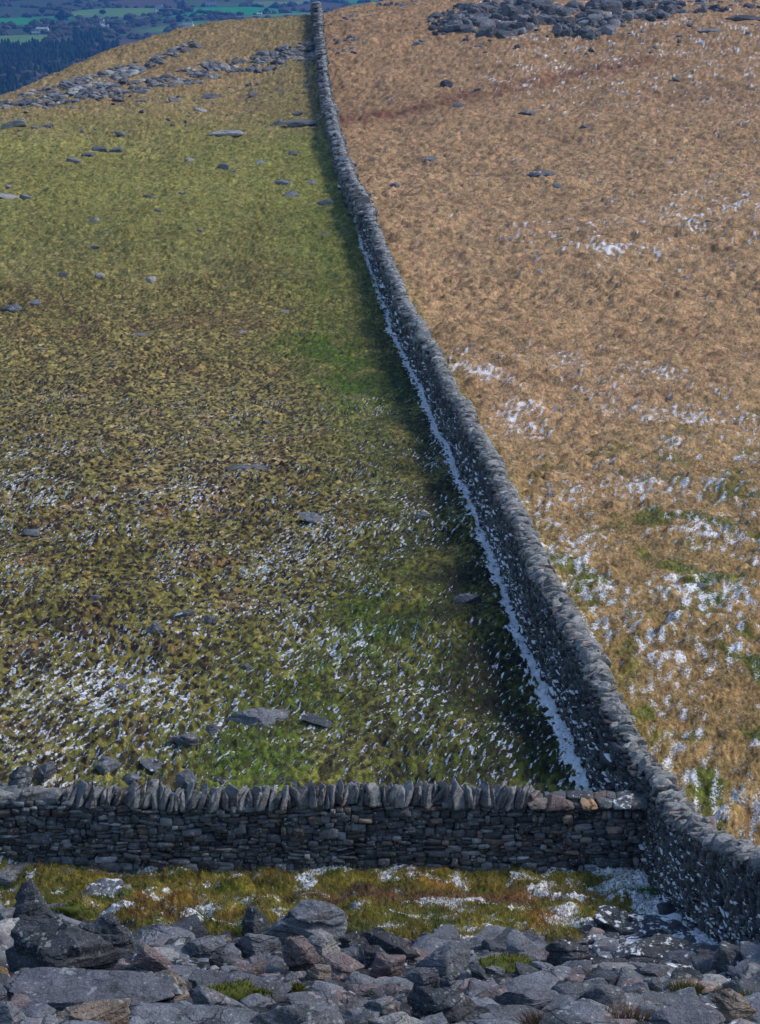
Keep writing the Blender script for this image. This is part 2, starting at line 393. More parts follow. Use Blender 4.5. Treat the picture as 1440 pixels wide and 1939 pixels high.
    Rr = -.05 + .38 * np.clip(blob(X, Y, SNOW_R, 2.2 + Y * .022, 4. + Y * .05) * (1 - .38 * (Y > 110)) + .62 * sstep(82, 50, Y) + .40 * sstep(215, 262, Y) * sstep(-4, 16, X) + .34 * sstep(-2, 22, X) * sstep(85, 130, Y), 0, 1) * sstep(-.9, .2, fbm2(X / 1.6, Y / 4., 65, 3) + .1) + .22 * fbm2(X / 2.2 + 7, Y / 6., 66, 2) + (.36 + .06 * sstep(100, 160, Y)) * noise2((X - .16 * Y) / (.20 + .08 * (Y > 110)), ys_(Y, .5, .004), 68)
    F = .16 + .22 * noise2(X / .18, Y / .2, 58) + .45 * sstep(-.1, .6, fbm2(X / .9, Y / .9, 67, 3) + .2 * sstep(-1, 4, X)) * (1 - .6 * rk) + .25 * rk * sstep(2.5, 4.5, X)
    F = F + .75 * sstep(1.3, .7, -dw) * sstep(33, 34.5, Y) * sstep(-.5, .2, n_mid + .2)
    s = np.where(right, Rr, np.where(front, F, np.maximum(L, (foot * 1.2 * drift) * sstep(170, 110, Y) - .02)))
    solid = np.where(right | front, 0, foot * drift * sstep(-.75, -.25, n_s + .35) * sstep(260, 120, Y))
    s = np.where(Y > 360, 0, s)
    return c, s, solid, right, front, rk
def detail(X, Y, right, front, rk):
    """turf relief: tussocks and poached hummocks; returns height and left facing slope"""
    cs = np.where(right, .85, np.where(front, .8, .36)) * (1 + .9 * sstep(70, 140, Y))
    wx = X - np.where(right, .22, np.where(front, 0, .45)) * Y + .10 * noise2(X / .5, Y / .5, 81); wy = Y + .15 * noise2(X / .6, Y / .6, 82)
    h = np.zeros(X.shape, np.float32)
    for msk, s, amp, sy in ((~right & ~front, .21, .135, 1.15), (right, .62, .22, 1.3), (front, .8, .28, 1.)):
        for rng, kk in (((-50, 95), 1.), ((95, 360), 1.3)):
            m = msk & (Y >= rng[0]) & (Y < rng[1])
            if not m.any(): continue
            f1, f2, cid = worley2(wx[m] / (s * kk), wy[m] / (s * kk * sy), 83)
            hh = np.clip(1.08 - f1 * 1.45, 0, 1); hh = hh * hh * (3 - 2 * hh) * (.35 + .95 * cid)
            n = .25 + .85 * np.clip(fbm2(X[m] / 3., Y[m] / 5, 84, 3) + .45, 0, 1)
            h[m] = amp * kk ** .5 * hh * n
    h = h + (.045 * noise2(X / .12, Y / .14, 85) + .03 * noise2(X / .055, Y / .06, 87) * (Y < 70)) * (Y < 130) + .10 * noise2(X / .5, Y / .9, 88) * (Y > 120) + .07 * noise2(X / 1.1, Y / 1.4, 86) + np.where(front, 0, .13 + .10 * (Y > 110)) * fbm2(X / 2.3, Y / 3.6, 89, 2)
    h = h * (1 - .7 * rk * front)
    return h * sstep(420, 340, Y)

# ------------------------------------------------------------------ ground sheet
def build_ground():
    ud = np.linspace(-.198, .198, 880); out = .198 * np.exp(np.linspace(0, 2.1, 16)[1:])
    u = np.concatenate([-out[::-1], ud, out])
    ys = [np.arange(-30, 22, .8), np.arange(22, 41.0, .034), np.arange(41, 80, .062), np.arange(80, 130, .11), np.arange(130, 220, .25),
          np.arange(220, 350, .45), np.exp(np.linspace(math.log(350.5), math.log(1380), 60)), np.arange(1390, 3700, 6.5), np.exp(np.linspace(math.log(3720), math.log(12000), 30))]
    ys = np.concatenate(ys)
    Y, U = np.meshgrid(ys, u, indexing='ij'); X = (np.maximum(Y, 0) + 6) * U
    Y = Y.astype(np.float64)
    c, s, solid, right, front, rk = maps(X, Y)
    h = detail(X, Y, right, front, rk)
    foot_flat = 1 - .7 * solid
    h = h * foot_flat
    z = macro(X, Y) + h
    # snow lies in the lee: on the left-facing flanks of the hummocks
    gx = np.gradient(h, axis=1) / np.gradient(X, axis=1)
    lee = np.clip(gx * 1.1, -.8, 1.) * (Y < 300)
    k = np.where(right, .16, np.where(front, .12, .34))
    s = s + k * lee + np.where(front | right, .35, .15) * (h - .06) * (Y < 300)
    s = np.minimum(s, np.where(right, .60, np.where(front, .56, .60)))
    s = np.maximum(s, solid * .66)
    # valley: patchwork of fields
    v = Y > 600
    Xv, Yv = X[v], Y[v]
    f1, f2, cid = field_cells(Xv, Yv)
    pal = np.array([(.030, .30, .09), (.05, .34, .08), (.14, .26, .07), (.04, .24, .09), (.09, .12, .05), (.11, .085, .06), (.07, .28, .07), (.06, .085, .05), (.18, .24, .09)], np.float32)
    cv = .8 * pal[np.minimum((cid * 9).astype(int), 8)] * (1 + .18 * fbm2(Xv / 30, Yv / 50, 91, 2))[:, None]
    scrub = sstep(.0, .35, fbm2(Xv / 170, Yv / 330, 92, 3) + .12 - .0002 * (Yv - 2300))
    cv = mixc(cv, C(.055, .055, .04), .8 * scrub)
    hedge = sstep(.07, .035, f2 - f1)
    cv = mixc(cv, C(.025, .035, .022), hedge * .9)
    dark = sstep(1760, 1640, Yv + 40 * noise2(Xv / 60, Yv / 60, 93))
    cv = mixc(cv, C(.035, .05, .03), .85 * dark)
    c[v] = cv; s[v] = 0
    idx = np.arange(X.size, dtype=np.int32).reshape(X.shape)
    F = np.stack([idx[:-1, :-1], idx[:-1, 1:], idx[1:, 1:], idx[1:, :-1]], -1).reshape(-1, 4)
    V = np.stack([X, Y, z], -1).reshape(-1, 3)
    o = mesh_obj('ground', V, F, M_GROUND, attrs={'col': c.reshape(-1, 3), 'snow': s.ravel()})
    tag(o, kind='structure', label='hillside turf with thin snow falling to a green valley')
    return o
def field_cells(X, Y):
    wx = X / 105. + .25 * noise2(X / 200, Y / 300, 94) + .35 * Y / 400; wy = Y / 230. - .25 * X / 150 + .2 * noise2(X / 180, Y / 260, 95)
    return worley2(wx, wy, 96)
build_ground()

# ------------------------------------------------------------------ grass blades
def blades(name, n, ylo, yhi, sel, length, width, lean, label, colf=1.0, wind=(-.6, -.2), snowkill=.55):
    if yhi > 60:
        yy = np.linspace(ylo, yhi, 2000); cdf = np.cumsum(yy ** -1.55); Y = np.interp(RNG.random(n), cdf / cdf[-1], yy)
    else: Y = RNG.uniform(ylo, yhi, n)
    X = (Y + 3) * RNG.uniform(-.178, .178, n)
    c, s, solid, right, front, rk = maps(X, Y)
    dw = X - wall_x(Y)
    h = detail(X, Y, right, front, rk)
    dx = .05; gx = (detail(X + dx, Y, right, front, rk) - h) / dx
    k = np.where(right, .16, np.where(front, .12, .34))
    s = s + k * np.clip(gx, -.8, 1) + np.where(front | right, .35, .15) * (h - .06)
    keep = {'L': ~right & ~front & (dw < -.75), 'R': right & (dw > .55), 'F': front & (dw < -.7) & (Y < FWY - .42)}[sel]
    keep &= (np.abs(Y - FWY) > .45) | right
    tuft = noise2(X / .16, Y / .16, 101)
    keep &= RNG.uniform(0, 1, n) < np.clip(.75 + .8 * tuft, .1, 1)
    keep &= (solid < .3) & ((s < snowkill) | (RNG.uniform(0, 1, n) < .25))
    if sel == 'F': keep &= rk < .4
    X, Y, c, h, s = X[keep], Y[keep], c[keep], h[keep], s[keep]; n = len(X)
    z = macro(X, Y) + h - .01
    ln = length * RNG.uniform(.45, 1.25, n) * (1 + .35 * tuft[keep]); far_ = np.maximum(Y / 50, 1); ln = ln * far_ ** .3; wd = width * RNG.uniform(.6, 1.4, n) * far_ ** .85
    a = RNG.uniform(0, 2 * np.pi, n)
    le = lean * RNG.uniform(.3, 1.3, n)
    dirx = np.cos(a) * le + wind[0] * le; diry = np.sin(a) * le + wind[1] * le
    nl = np.sqrt(1 + dirx ** 2 + diry ** 2)
    D = np.stack([dirx, diry, np.ones(n)], 1) / nl[:, None] * ln[:, None]
    b = RNG.uniform(0, np.pi, n); S = np.stack([np.cos(b), np.sin(b) * .5, np.zeros(n)], 1) * wd[:, None] * .5
    P = np.stack([X, Y, z], 1)
    mid = P + D * .55 + C(0, 0, 1) * (ln * .06)[:, None]
    V = np.stack([P - S, P + S, mid + S * .7, mid - S * .7, P + D], 1).reshape(-1, 3)
    i = np.arange(n)[:, None] * 5
    Fq = i + np.array([0, 1, 2, 3]); Ft = i + np.array([3, 2, 4])
    cc = c * colf * RNG.uniform(.45, 1.7, n)[:, None] * (1 + .12 * RNG.normal(size=(n, 3)))
    cc = mixc(cc, C(.36, .27, .12), (RNG.uniform(0, 1, n) < .2) * .7)
    fr = (RNG.uniform(0, 1, n) < .5 * sstep(.3, .6, s))
    tip = mixc(cc, C(*SNOW), fr * .8)
    cv = np.stack([cc, cc, cc, cc, tip * 1.1], 1).reshape(-1, 3)
    o = mesh_obj(name, V, [Fq, Ft], M_GRASS, attrs={'col': np.clip(cv, .01, .85)}, smooth=True)
    tag(o, label, 'grass', kind='stuff')
blades('grass', 190000, 34.5, 41.2, 'F', .13, .007, .9, 'mossy yellow-green and rusty grass in front of the cross wall', 1.5)
blades('grass', 330000, 41.7, 90, 'L', .06, .008, 1.3, 'short olive grass on the hummocky left field', 1.4)
blades('grass', 560000, 36, 230, 'R', .15, .009, 2.4, 'long blond grass on the snowy right field', 1.4, (-1.1, -.2))

# ------------------------------------------------------------------ rocks
def polytope(dirs, Nn, Dd, p=14):
    q = np.maximum(dirs @ Nn.T / Dd, 0)
    return 1 / (np.sum(q ** p, axis=1) ** (1 / p))
def rough_r(dirs, r, seed, amp=.05, f=2.2):
    o = seed * 3.7
    n = noise3(dirs * f + o, 1) * .6 + noise3(dirs * f * 2.3 + o, 2) * .35 + noise3(dirs * f * 5.5 + o, 3) * .2
    cr = 1 - np.abs(noise3(dirs * f * .8 + o + 9, 4)); cr = np.clip((cr - .93) / .07, 0, 1)
    return r * (1 + amp * n - amp * 1.1 * cr)
def hull2(P):
    P = sorted(map(tuple, P))
    def half(pp):
        h = []
        for q in pp:
            while len(h) > 1 and (h[-1][0] - h[-2][0]) * (q[1] - h[-2][1]) - (h[-1][1] - h[-2][1]) * (q[0] - h[-2][0]) <= 0: h.pop()
            h.append(q)
        return h
    a = half(P); b = half(P[::-1]); return np.array(a[:-1] + b[:-1])
TINT = {'grey': (.165, .173, .192), 'dark': (.07, .075, .085), 'red': (.195, .15, .145), 'tan': (.27, .215, .17), 'pale': (.31, .30, .29), 'purple': (.135, .137, .160), 'orange': (.42, .24, .11)}
nrock = [0]
def outline_rock(poly, kind, tint, label, snow=0., thick=1., sub=None, cat='boulder', name='boulder', group=None, on=None):
    """a boulder whose side towards the photographer has this outline; its own depth, sunk into the ground"""
    nrock[0] += 1; seed = nrock[0]; rg = np.random.default_rng(seed)
    P = hull2(poly); cx, cy = P.mean(0); by = P[:, 1].max(); wpx = np.ptp(P[:, 0]); hpx = np.ptp(P[:, 1])
    G = hit([cx], [by])[0] if on is None else ray(cx, by) * on
    db = G @ AX_F; s = db / FPX
    T = (.38 * (wpx * .55 + hpx * .6) if kind == 'b' else .8 * hpx + .12 * wpx) * s * thick
    dc = db + T * .75; s = dc / FPX
    cen = ray(cx, cy) * dc
    Q = np.stack([(P[:, 0] - cx) * s, (cy - P[:, 1]) * s], 1)
    Nn = []; Dd = []
    for i in range(len(Q)):
        a, b = Q[i], Q[(i + 1) % len(Q)]; e = b - a
        nn = np.array([e[1], -e[0]]); L = np.linalg.norm(nn)
        if L < 1e-6: continue
        nn /= L; d = nn @ a
        if d < 0: nn, d = -nn, -d
        bot = nn[1] < -.55
        d = max(d, .02) * (1.35 if bot else 1.)
        for sg in (-1, 1):
            tau = R(rg.uniform(8, 34) if not (bot and sg < 0) else rg.uniform(-5, 12))
            Nn.append(nn[0] * AX_R * math.cos(tau) + nn[1] * AX_U * math.cos(tau) + AX_F * sg * math.sin(tau)); Dd.append(d * math.cos(tau))
    if kind == 'b':
        for k in range(6):
            v = np.array([rg.uniform(-1.1, 1.1), -1, rg.uniform(-.4, 1.1)]); v /= np.linalg.norm(v); Nn.append(v); Dd.append(T * rg.uniform(.5, .9))
        v = np.array([rg.uniform(-.4, .4), -.35, 1.]); v /= np.linalg.norm(v); Nn.append(v); Dd.append(hpx * s * rg.uniform(.3, .42))
    else:
        v = np.array([rg.uniform(-.12, .12), rg.uniform(-.32, -.12), 1.]); v /= np.linalg.norm(v); Nn.append(v); Dd.append(hpx * s * .17)
        v = np.array([rg.uniform(-.2, .2), -1, rg.uniform(-.1, .25)]); v /= np.linalg.norm(v); Nn.append(v); Dd.append(T * .75)
        Nn.append(np.array([0, 0, -1.])); Dd.append(hpx * s * .8)
    Nn.append(np.array([0, 1., .1])); Dd.append(T)
    Nn = np.array(Nn); Dd = np.array(Dd)
    sub = sub or (5 if wpx > 45 else 4 if wpx > 18 else 3)
    d, F = ICO[sub]
    sc = np.array([max(wpx, 1) * s * .5, T, max(hpx, 1) * s * .5]); dd = d * sc; dd /= np.linalg.norm(dd, axis=1)[:, None]
    r = polytope(dd, Nn, Dd, 60)
    sz = (wpx + hpx) * s * .4
    r = rough_r(dd, r, seed, .07, 2.0); V = cen + dd * r[:, None]
    o3 = V * (2.6 / max(sz, .25)) + seed
    ax_ = np.array([rg.uniform(-.35, .35), rg.uniform(-.3, .3), 1.]); q_ = (V - cen) @ ax_ / (.16 * max(sz, .3)) + .8 * noise3(o3 * .8, 9) + seed
    V = V + dd * ((_h(np.floor(q_), np.floor(q_) * 0, seed) - .5) * .10 * sz * sstep(.0, .12, q_ % 1))[:, None]
    V = V + dd * (noise3(o3 * 1.6, 7) * .012 * sz + noise3(o3 * 4, 8) * .010 * sz)[:, None]
    t = np.array(TINT[tint], np.float32) * rg.uniform(.72, 1.1)
    base = np.array([cen[0], cen[1], float(macro(cen[0], cen[1]))])
    o = mesh_obj(name, V, F, M_ROCK if dc < 150 else M_FAR, attrs={'col': np.broadcast_to(t, V.shape), 'snow': np.full(len(V), snow)}, loc=base)
    o.data.set_sharp_from_angle(angle=R(24)); tag(o, label, cat, group)
    return o
OUT = [
 ([(-20,1618),(35,1618),(75,1634),(97,1650),(60,1664),(-20,1664)],'s','pale','broad pale slab at the left end below the cross wall foot',0),
 ([(-8,1657),(15,1649),(38,1662),(35,1678),(-8,1680)],'b','grey','low grey lump below the pale slab at the far left edge',0),
 ([(42,1672),(60,1669),(75,1688),(105,1738),(112,1760),(15,1760),(22,1720)],'b','dark','tall pyramid-shaped dark boulder with pale lichen at the left',0),
 ([(-10,1722),(30,1716),(22,1752),(-10,1760)],'b','grey','grey block behind the left side of the pyramid boulder',0),
 ([(30,1738),(95,1736),(150,1762),(215,1784),(228,1800),(290,1838),(200,1846),(20,1843),(3,1815),(12,1770)],'b','dark','long dark lichen-spotted boulder sloping down to the right under the pyramid boulder',0),
 ([(80,1710),(125,1706),(138,1722),(130,1750),(100,1752)],'s','grey','flat-topped grey slab right of the pyramid boulder',0),
 ([(150,1768),(168,1745),(190,1726),(213,1733),(230,1760),(267,1785),(255,1800),(200,1800)],'b','dark','cracked dark hump with a rounded top behind the long boulder',0),
 ([(140,1760),(155,1743),(170,1750),(175,1775),(150,1776)],'b','grey','small grey stone leaning on the cracked dark hump',.2),
 ([(250,1815),(275,1783),(303,1800),(338,1838),(262,1842)],'b','red','reddish-grey wedge stone right of the long dark boulder',0),
 ([(18,1840),(80,1829),(200,1830),(330,1845),(352,1866),(240,1890),(115,1902),(90,1914),(28,1884),(4,1862)],'s','purple','widest flat grey-purple slab across the lower left',0),
 ([(233,1872),(262,1862),(320,1837),(352,1860),(368,1890),(335,1905),(285,1898),(240,1887)],'b','tan','tan boulder with a dark underside resting on the wide flat slab',0),
 ([(40,1940),(110,1912),(160,1893),(250,1888),(267,1905),(257,1950),(40,1960)],'b','tan','rough tan and black block at the bottom edge below the tan boulder',0),
 ([(-25,1888),(20,1898),(55,1930),(62,1960),(-25,1960)],'b','grey','grey boulder cut off at the bottom left corner',0),
 ([(-20,1823),(12,1832),(22,1850),(5,1878),(-20,1878)],'b','orange','orange-stained stone at the left edge beside the wide flat slab',0),
 ([(255,1899),(350,1904),(470,1912),(520,1935),(520,1965),(250,1965)],'s','grey','long grey slab along the bottom edge left of centre',.15),
 ([(78,1660),(130,1641),(152,1650),(105,1672),(75,1672)],'s','grey','tilted layered slab just right of the pale slab',.35),
 ([(150,1694),(190,1658),(235,1664),(232,1690),(170,1708)],'s','grey','snow-dusted layered slab among yellow grass on the left',.45),
 ([(225,1682),(246,1672),(252,1690),(225,1702)],'b','pale','small rounded pale stone beside the snow-dusted slab',.2),
 ([(205,1712),(222,1707),(230,1717),(215,1724)],'b','dark','small black rounded stone standing behind the cracked hump',0),
 ([(285,1732),(310,1726),(315,1745),(285,1750)],'b','pale','small white-topped block at the edge of the grass',.55),
 ([(468,1714),(480,1713),(500,1730),(515,1758),(490,1776),(453,1774),(460,1745)],'b','dark','pointed dark tooth-shaped boulder near the middle',0),
 ([(500,1768),(530,1753),(550,1725),(575,1705),(622,1711),(643,1720),(658,1738),(650,1768),(635,1786),(560,1796),(510,1778)],'b','grey','largest rounded boulder with white spots behind the middle rocks',.05),
 ([(430,1786),(470,1767),(534,1775),(540,1798),(520,1818),(440,1816)],'b','grey','square-cut grey block with a black hollow beneath it',0),
 ([(418,1842),(470,1826),(508,1815),(500,1850),(430,1854)],'b','red','low reddish stone under the square-cut block',0),
 ([(535,1802),(543,1776),(575,1774),(600,1798),(618,1822),(602,1850),(545,1846)],'b','red','cracked pinkish boulder right of the square-cut block',0),
 ([(575,1785),(608,1756),(632,1775),(657,1806),(600,1818),(580,1805)],'b','pale','pale triangular boulder leaning on the largest rounded boulder',0),
 ([(612,1810),(655,1803),(692,1832),(682,1856),(640,1862),(620,1842)],'b','red','dark red block below the pale triangular boulder',0),
 ([(570,1852),(595,1825),(628,1828),(627,1854),(590,1866)],'b','tan','rounded brownish stone left of the dark red block',0),
 ([(530,1873),(550,1834),(572,1862),(573,1880),(540,1878)],'b','grey','small sharp triangular stone in front of the cracked pinkish boulder',0),
 ([(355,1830),(400,1832),(480,1846),(556,1866),(550,1890),(470,1896),(400,1884),(358,1868)],'s','purple','long smooth slab with green moss in front, left of centre',0),
 ([(358,1888),(380,1864),(420,1880),(470,1912),(420,1926),(365,1908)],'b','grey','sharp-edged wedge with a dark side beside the moss cushion',0),
 ([(340,1788),(398,1769),(432,1778),(428,1802),(370,1818),(352,1806)],'b','grey','flat-topped grey stone left of the square-cut block',0),
 ([(395,1812),(425,1800),(440,1822),(420,1840),(398,1836)],'b','dark','dark sunken stone left of the low reddish stone',0),
 ([(475,1922),(560,1898),(650,1900),(668,1930),(655,1968),(460,1968)],'b','grey','large lichened boulder at the bottom edge, centre left',.1),
 ([(558,1878),(660,1871),(707,1900),(690,1918),(580,1908)],'s','grey','grey slab sloping right under the rounded brownish stone',0),
 ([(640,1778),(670,1764),(681,1790),(650,1797)],'b','dark','small dark cube right of the largest rounded boulder',0),
 ([(648,1797),(680,1789),(692,1815),(672,1830)],'b','grey','grey cube below the small dark cube',0),
 ([(690,1792),(716,1790),(742,1815),(712,1845),(690,1826)],'b','dark','black-shaded block at the middle of the boulder field',0),
 ([(688,1768),(720,1756),(765,1780),(799,1812),(772,1830),(715,1812)],'b','dark','dark sloping boulder with a lit right edge, centre right',.1),
 ([(716,1802),(768,1808),(764,1850),(745,1860),(698,1854),(705,1822)],'b','red','pink-faced angular block below the dark sloping boulder',0),
 ([(768,1838),(840,1800),(876,1771),(896,1788),(893,1826),(866,1858),(820,1856),(780,1850)],'b','grey','great tilted wedge boulder rising to a point right of centre',0),
 ([(758,1854),(790,1832),(825,1831),(840,1862),(800,1878),(763,1872)],'b','purple','squat rounded stone in front of the tilted wedge',0),
 ([(836,1848),(856,1846),(870,1868),(848,1880),(832,1870)],'b','grey','small grey stone under the tilted wedge',0),
 ([(871,1842),(889,1836),(898,1850),(886,1864),(871,1862)],'b','pale','small white-marked stone right of the tilted wedge foot',.45),
 ([(888,1826),(904,1820),(934,1860),(920,1866),(893,1856)],'b','dark','narrow dark splinter leaning beside the white-marked stone',0),
 ([(763,1898),(788,1866),(850,1872),(885,1884),(903,1905),(902,1938),(830,1950),(772,1938)],'b','dark','big dark boulder with a reddish right side near the bottom',0),
 ([(923,1878),(970,1850),(1055,1832),(1056,1848),(1020,1872),(960,1884)],'s','grey','flat wedge slab rising to the right, right of centre',0),
 ([(928,1884),(1000,1868),(1065,1871),(1071,1900),(1040,1918),(960,1906)],'b','purple','long low boulder under the flat wedge slab',0),
 ([(933,1902),(1000,1900),(1053,1925),(1020,1944),(960,1930)],'s','grey','flat slab in front of the long low boulder',0),
 ([(893,1808),(930,1802),(976,1804),(980,1816),(900,1826)],'s','dark','thin dark ledge beside yellow moss right of the tilted wedge',.2),
 ([(915,1832),(940,1828),(960,1834),(955,1846),(920,1846)],'b','grey','small flat-topped stone below the thin dark ledge',0),
 ([(1033,1792),(1065,1779),(1120,1800),(1126,1832),(1070,1836),(1038,1818)],'b','dark','broad dark boulder with snow flecks right of the moss ledge',.3),
 ([(685,1902),(740,1884),(766,1900),(756,1922),(700,1928)],'b','grey','light grey stone left of the big dark boulder',0),
 ([(695,1932),(760,1914),(797,1935),(792,1968),(690,1968)],'b','pale','pale boulder on the bottom edge left of the big dark boulder',0),
 ([(812,1946),(870,1930),(960,1930),(1012,1950),(1010,1970),(812,1970)],'s','grey','grey slab on the bottom edge right of the big dark boulder',0),
 ([(1120,1718),(1190,1714),(1260,1738),(1322,1756),(1290,1770),(1180,1773),(1138,1764),(1127,1738)],'s','dark','largest dark slab dusted with snow in front of the wall corner',.45),
 ([(1100,1752),(1118,1742),(1140,1748),(1146,1768),(1110,1770)],'b','grey','snow-capped lump left of the largest dark slab',.5),
 ([(1170,1795),(1230,1768),(1290,1772),(1322,1788),(1262,1822),(1200,1816)],'s','dark','broken dark slab with white flecks below the largest dark slab',.42),
 ([(1130,1818),(1165,1811),(1185,1814),(1196,1830),(1140,1840)],'s','dark','black-fronted flat stone below the broken dark slab',0),
 ([(1224,1868),(1238,1849),(1250,1853),(1257,1875),(1230,1882)],'b','grey','small egg-shaped grey stone on the lower right',0),
 ([(1203,1888),(1230,1870),(1282,1885),(1262,1902),(1213,1904)],'s','grey','flat pointed stone below the egg-shaped stone',0),
 ([(1088,1890),(1130,1864),(1176,1870),(1192,1900),(1172,1920),(1098,1915)],'b','grey','rounded grey boulder behind the rust-coloured grass tuft',0),
 ([(1200,1896),(1235,1892),(1237,1903),(1205,1908)],'b','red','small brick-red stone left of the purple slab',0),
 ([(1190,1960),(1250,1915),(1310,1892),(1350,1899),(1370,1930),(1384,1968)],'s','purple','wide purple-grey slab at the bottom right',.1),
 ([(1350,1886),(1380,1870),(1402,1885),(1442,1920),(1436,1950),(1390,1950),(1360,1912)],'b','tan','tilted square-ended tan block at the bottom right corner',.1),
 ([(1368,1864),(1394,1847),(1412,1865),(1402,1884)],'b','grey','grey stone behind the tilted square-ended block',.2),
 ([(1268,1852),(1285,1830),(1312,1829),(1347,1855),(1322,1870)],'s','dark','dark flat stone right of the egg-shaped stone',.1),
 ([(1078,1858),(1130,1860),(1143,1880),(1085,1886)],'s','grey','flat grey stone left of the small egg-shaped stone',0),
 ([(1243,1712),(1270,1705),(1277,1722),(1250,1735)],'b','dark','black wet stone fallen at the foot of the right wall',.1),
 ([(1280,1704),(1315,1701),(1320,1712),(1285,1718)],'s','dark','flat fallen stone topped with snow against the right wall',.8),
 ([(1260,1734),(1282,1727),(1296,1736),(1275,1742)],'s','dark','snow-covered flat stone below the black wet stone',.9),
 # behind the cross wall
 ([(8,1488),(30,1450),(58,1447),(68,1465),(48,1505),(20,1514)],'b','grey','leaning oval boulder with two white spots behind the left end of the cross wall',0,.5),
 ([(66,1452),(103,1440),(112,1455),(88,1475),(70,1492)],'b','grey','angular boulder right of the leaning oval boulder',0,.6),
 ([(-18,1480),(15,1482),(32,1505),(10,1520),(-18,1515)],'b','purple','smooth purple-grey boulder at the left edge behind the cross wall',0,.6),
 ([(172,1458),(188,1440),(207,1431),(237,1445),(232,1458),(190,1464)],'b','grey','low pointed boulder in turf behind the left of the cross wall',.1),
 ([(262,1432),(290,1427),(327,1460),(305,1466),(280,1452)],'s','grey','slanting slab propped over a mossy hollow',.3),
 ([(328,1470),(355,1452),(374,1472),(377,1502),(340,1512)],'b','grey','upright grey boulder just behind the coping of the cross wall',.2,.6),
 ([(383,1492),(410,1468),(442,1468),(424,1494)],'b','dark','dark rounded boulder edged with snow behind the cross wall',.4),
 ([(234,1472),(250,1461),(278,1480),(245,1488)],'b','grey','small grey stone peeping from turf behind the cross wall',0),
 ([(328,1394),(370,1387),(378,1400),(375,1420),(345,1414)],'b','grey','square grey block sunk in turf left of the great overhanging slab',0),
 ([(418,1364),(446,1350),(520,1338),(552,1340),(550,1355),(512,1371),(487,1386),(455,1384)],'b','grey','great overhanging slab in the lower left field',.15),
 ([(378,1388),(400,1368),(423,1378),(421,1396)],'b','grey','rounded stone left of the great overhanging slab',.3),
 ([(565,1356),(590,1347),(652,1375),(640,1384),(600,1371)],'s','dark','thin slanting slab right of the great overhanging slab',.3),
 ([(508,1474),(520,1464),(602,1488),(595,1497),(530,1483)],'s','dark','long thin slab just behind the middle of the cross wall',.3),
 ([(405,1440),(440,1418),(448,1424),(420,1448)],'s','pale','narrow snow-topped slab pointing to the upper right',.85),
 ([(274,1203),(293,1171),(317,1200),(300,1209)],'b','grey','small triangular stone alone in the middle of the left field',.2),
 ([(328,1165),(350,1154),(372,1155),(370,1168),(340,1174)],'b','grey','snow-streaked low stone above the small triangular stone',.4),
 ([(384,1168),(400,1163),(413,1172),(405,1182),(390,1180)],'b','grey','low green-grey stone right of the snow-streaked stone',.1),
 ([(455,1262),(468,1254),(478,1264),(462,1270)],'b','grey','small grey stone in the turf above the great overhanging slab',.1),
 ([(858,1128),(885,1124),(905,1126),(918,1138),(892,1148),(862,1142)],'b','grey','pale stone lying in the dark strip beside the long wall',.25),
 ([(552,962),(590,967),(638,992),(600,994)],'s','grey','slanting thin slab in the middle of the left field',.3),
 ([(786,978),(803,965),(815,972),(806,987)],'b','pale','small white stone close to the long wall',.4),
 ([(430,885),(465,876),(510,879),(500,889),(440,891)],'s','grey','long low slab in the snowy middle of the left field',.2),
 ([(240,634),(262,629),(284,633),(262,639)],'s','grey','single flat stone in the upper middle of the left field',.1),
 ([(400,251),(412,246),(450,242),(460,251),(440,259),(410,258)],'s','pale','largest pale outcrop in the upper left field',0),
 ([(512,234),(530,226),(560,232),(550,240),(520,240)],'b','grey','left stone of the low outcrop close to the upper long wall',0),
 ([(545,230),(575,222),(602,224),(592,234),(556,240)],'s','grey','right slab of the low outcrop close to the upper long wall',0),
 ([(830,160),(843,149),(858,156),(857,168),(836,168)],'b','dark','dark upright boulder alone on the upper right slope',0),
 ([(1382,32),(1420,25),(1450,30),(1440,39),(1390,39)],'s','dark','long dark slab at the top right corner',0),
 ([(1325,57),(1350,50),(1375,53),(1365,61),(1335,62)],'s','grey','low grey slab below the long dark slab',.1),
 ([(1000,328),(1030,318),(1052,327),(1045,338),(1015,336)],'s','grey','low grey slab in the middle of the right slope',.3),
 ([(980,214),(1000,206),(1020,210),(1008,218)],'s','grey','small flat slab below the dark red heather strip',.1),
 ([(738,350),(750,343),(758,350),(748,356)],'b','grey','small stone right of the upper long wall',.1),
 ([(1285,1108),(1320,1100),(1345,1106),(1330,1116),(1295,1115)],'s','grey','smooth grey slab half buried in the lower right field',.2),
]
for q in OUT:
    outline_rock(q[0], q[1], q[2], q[3], q[4], q[5] if len(q) > 5 else 1.)

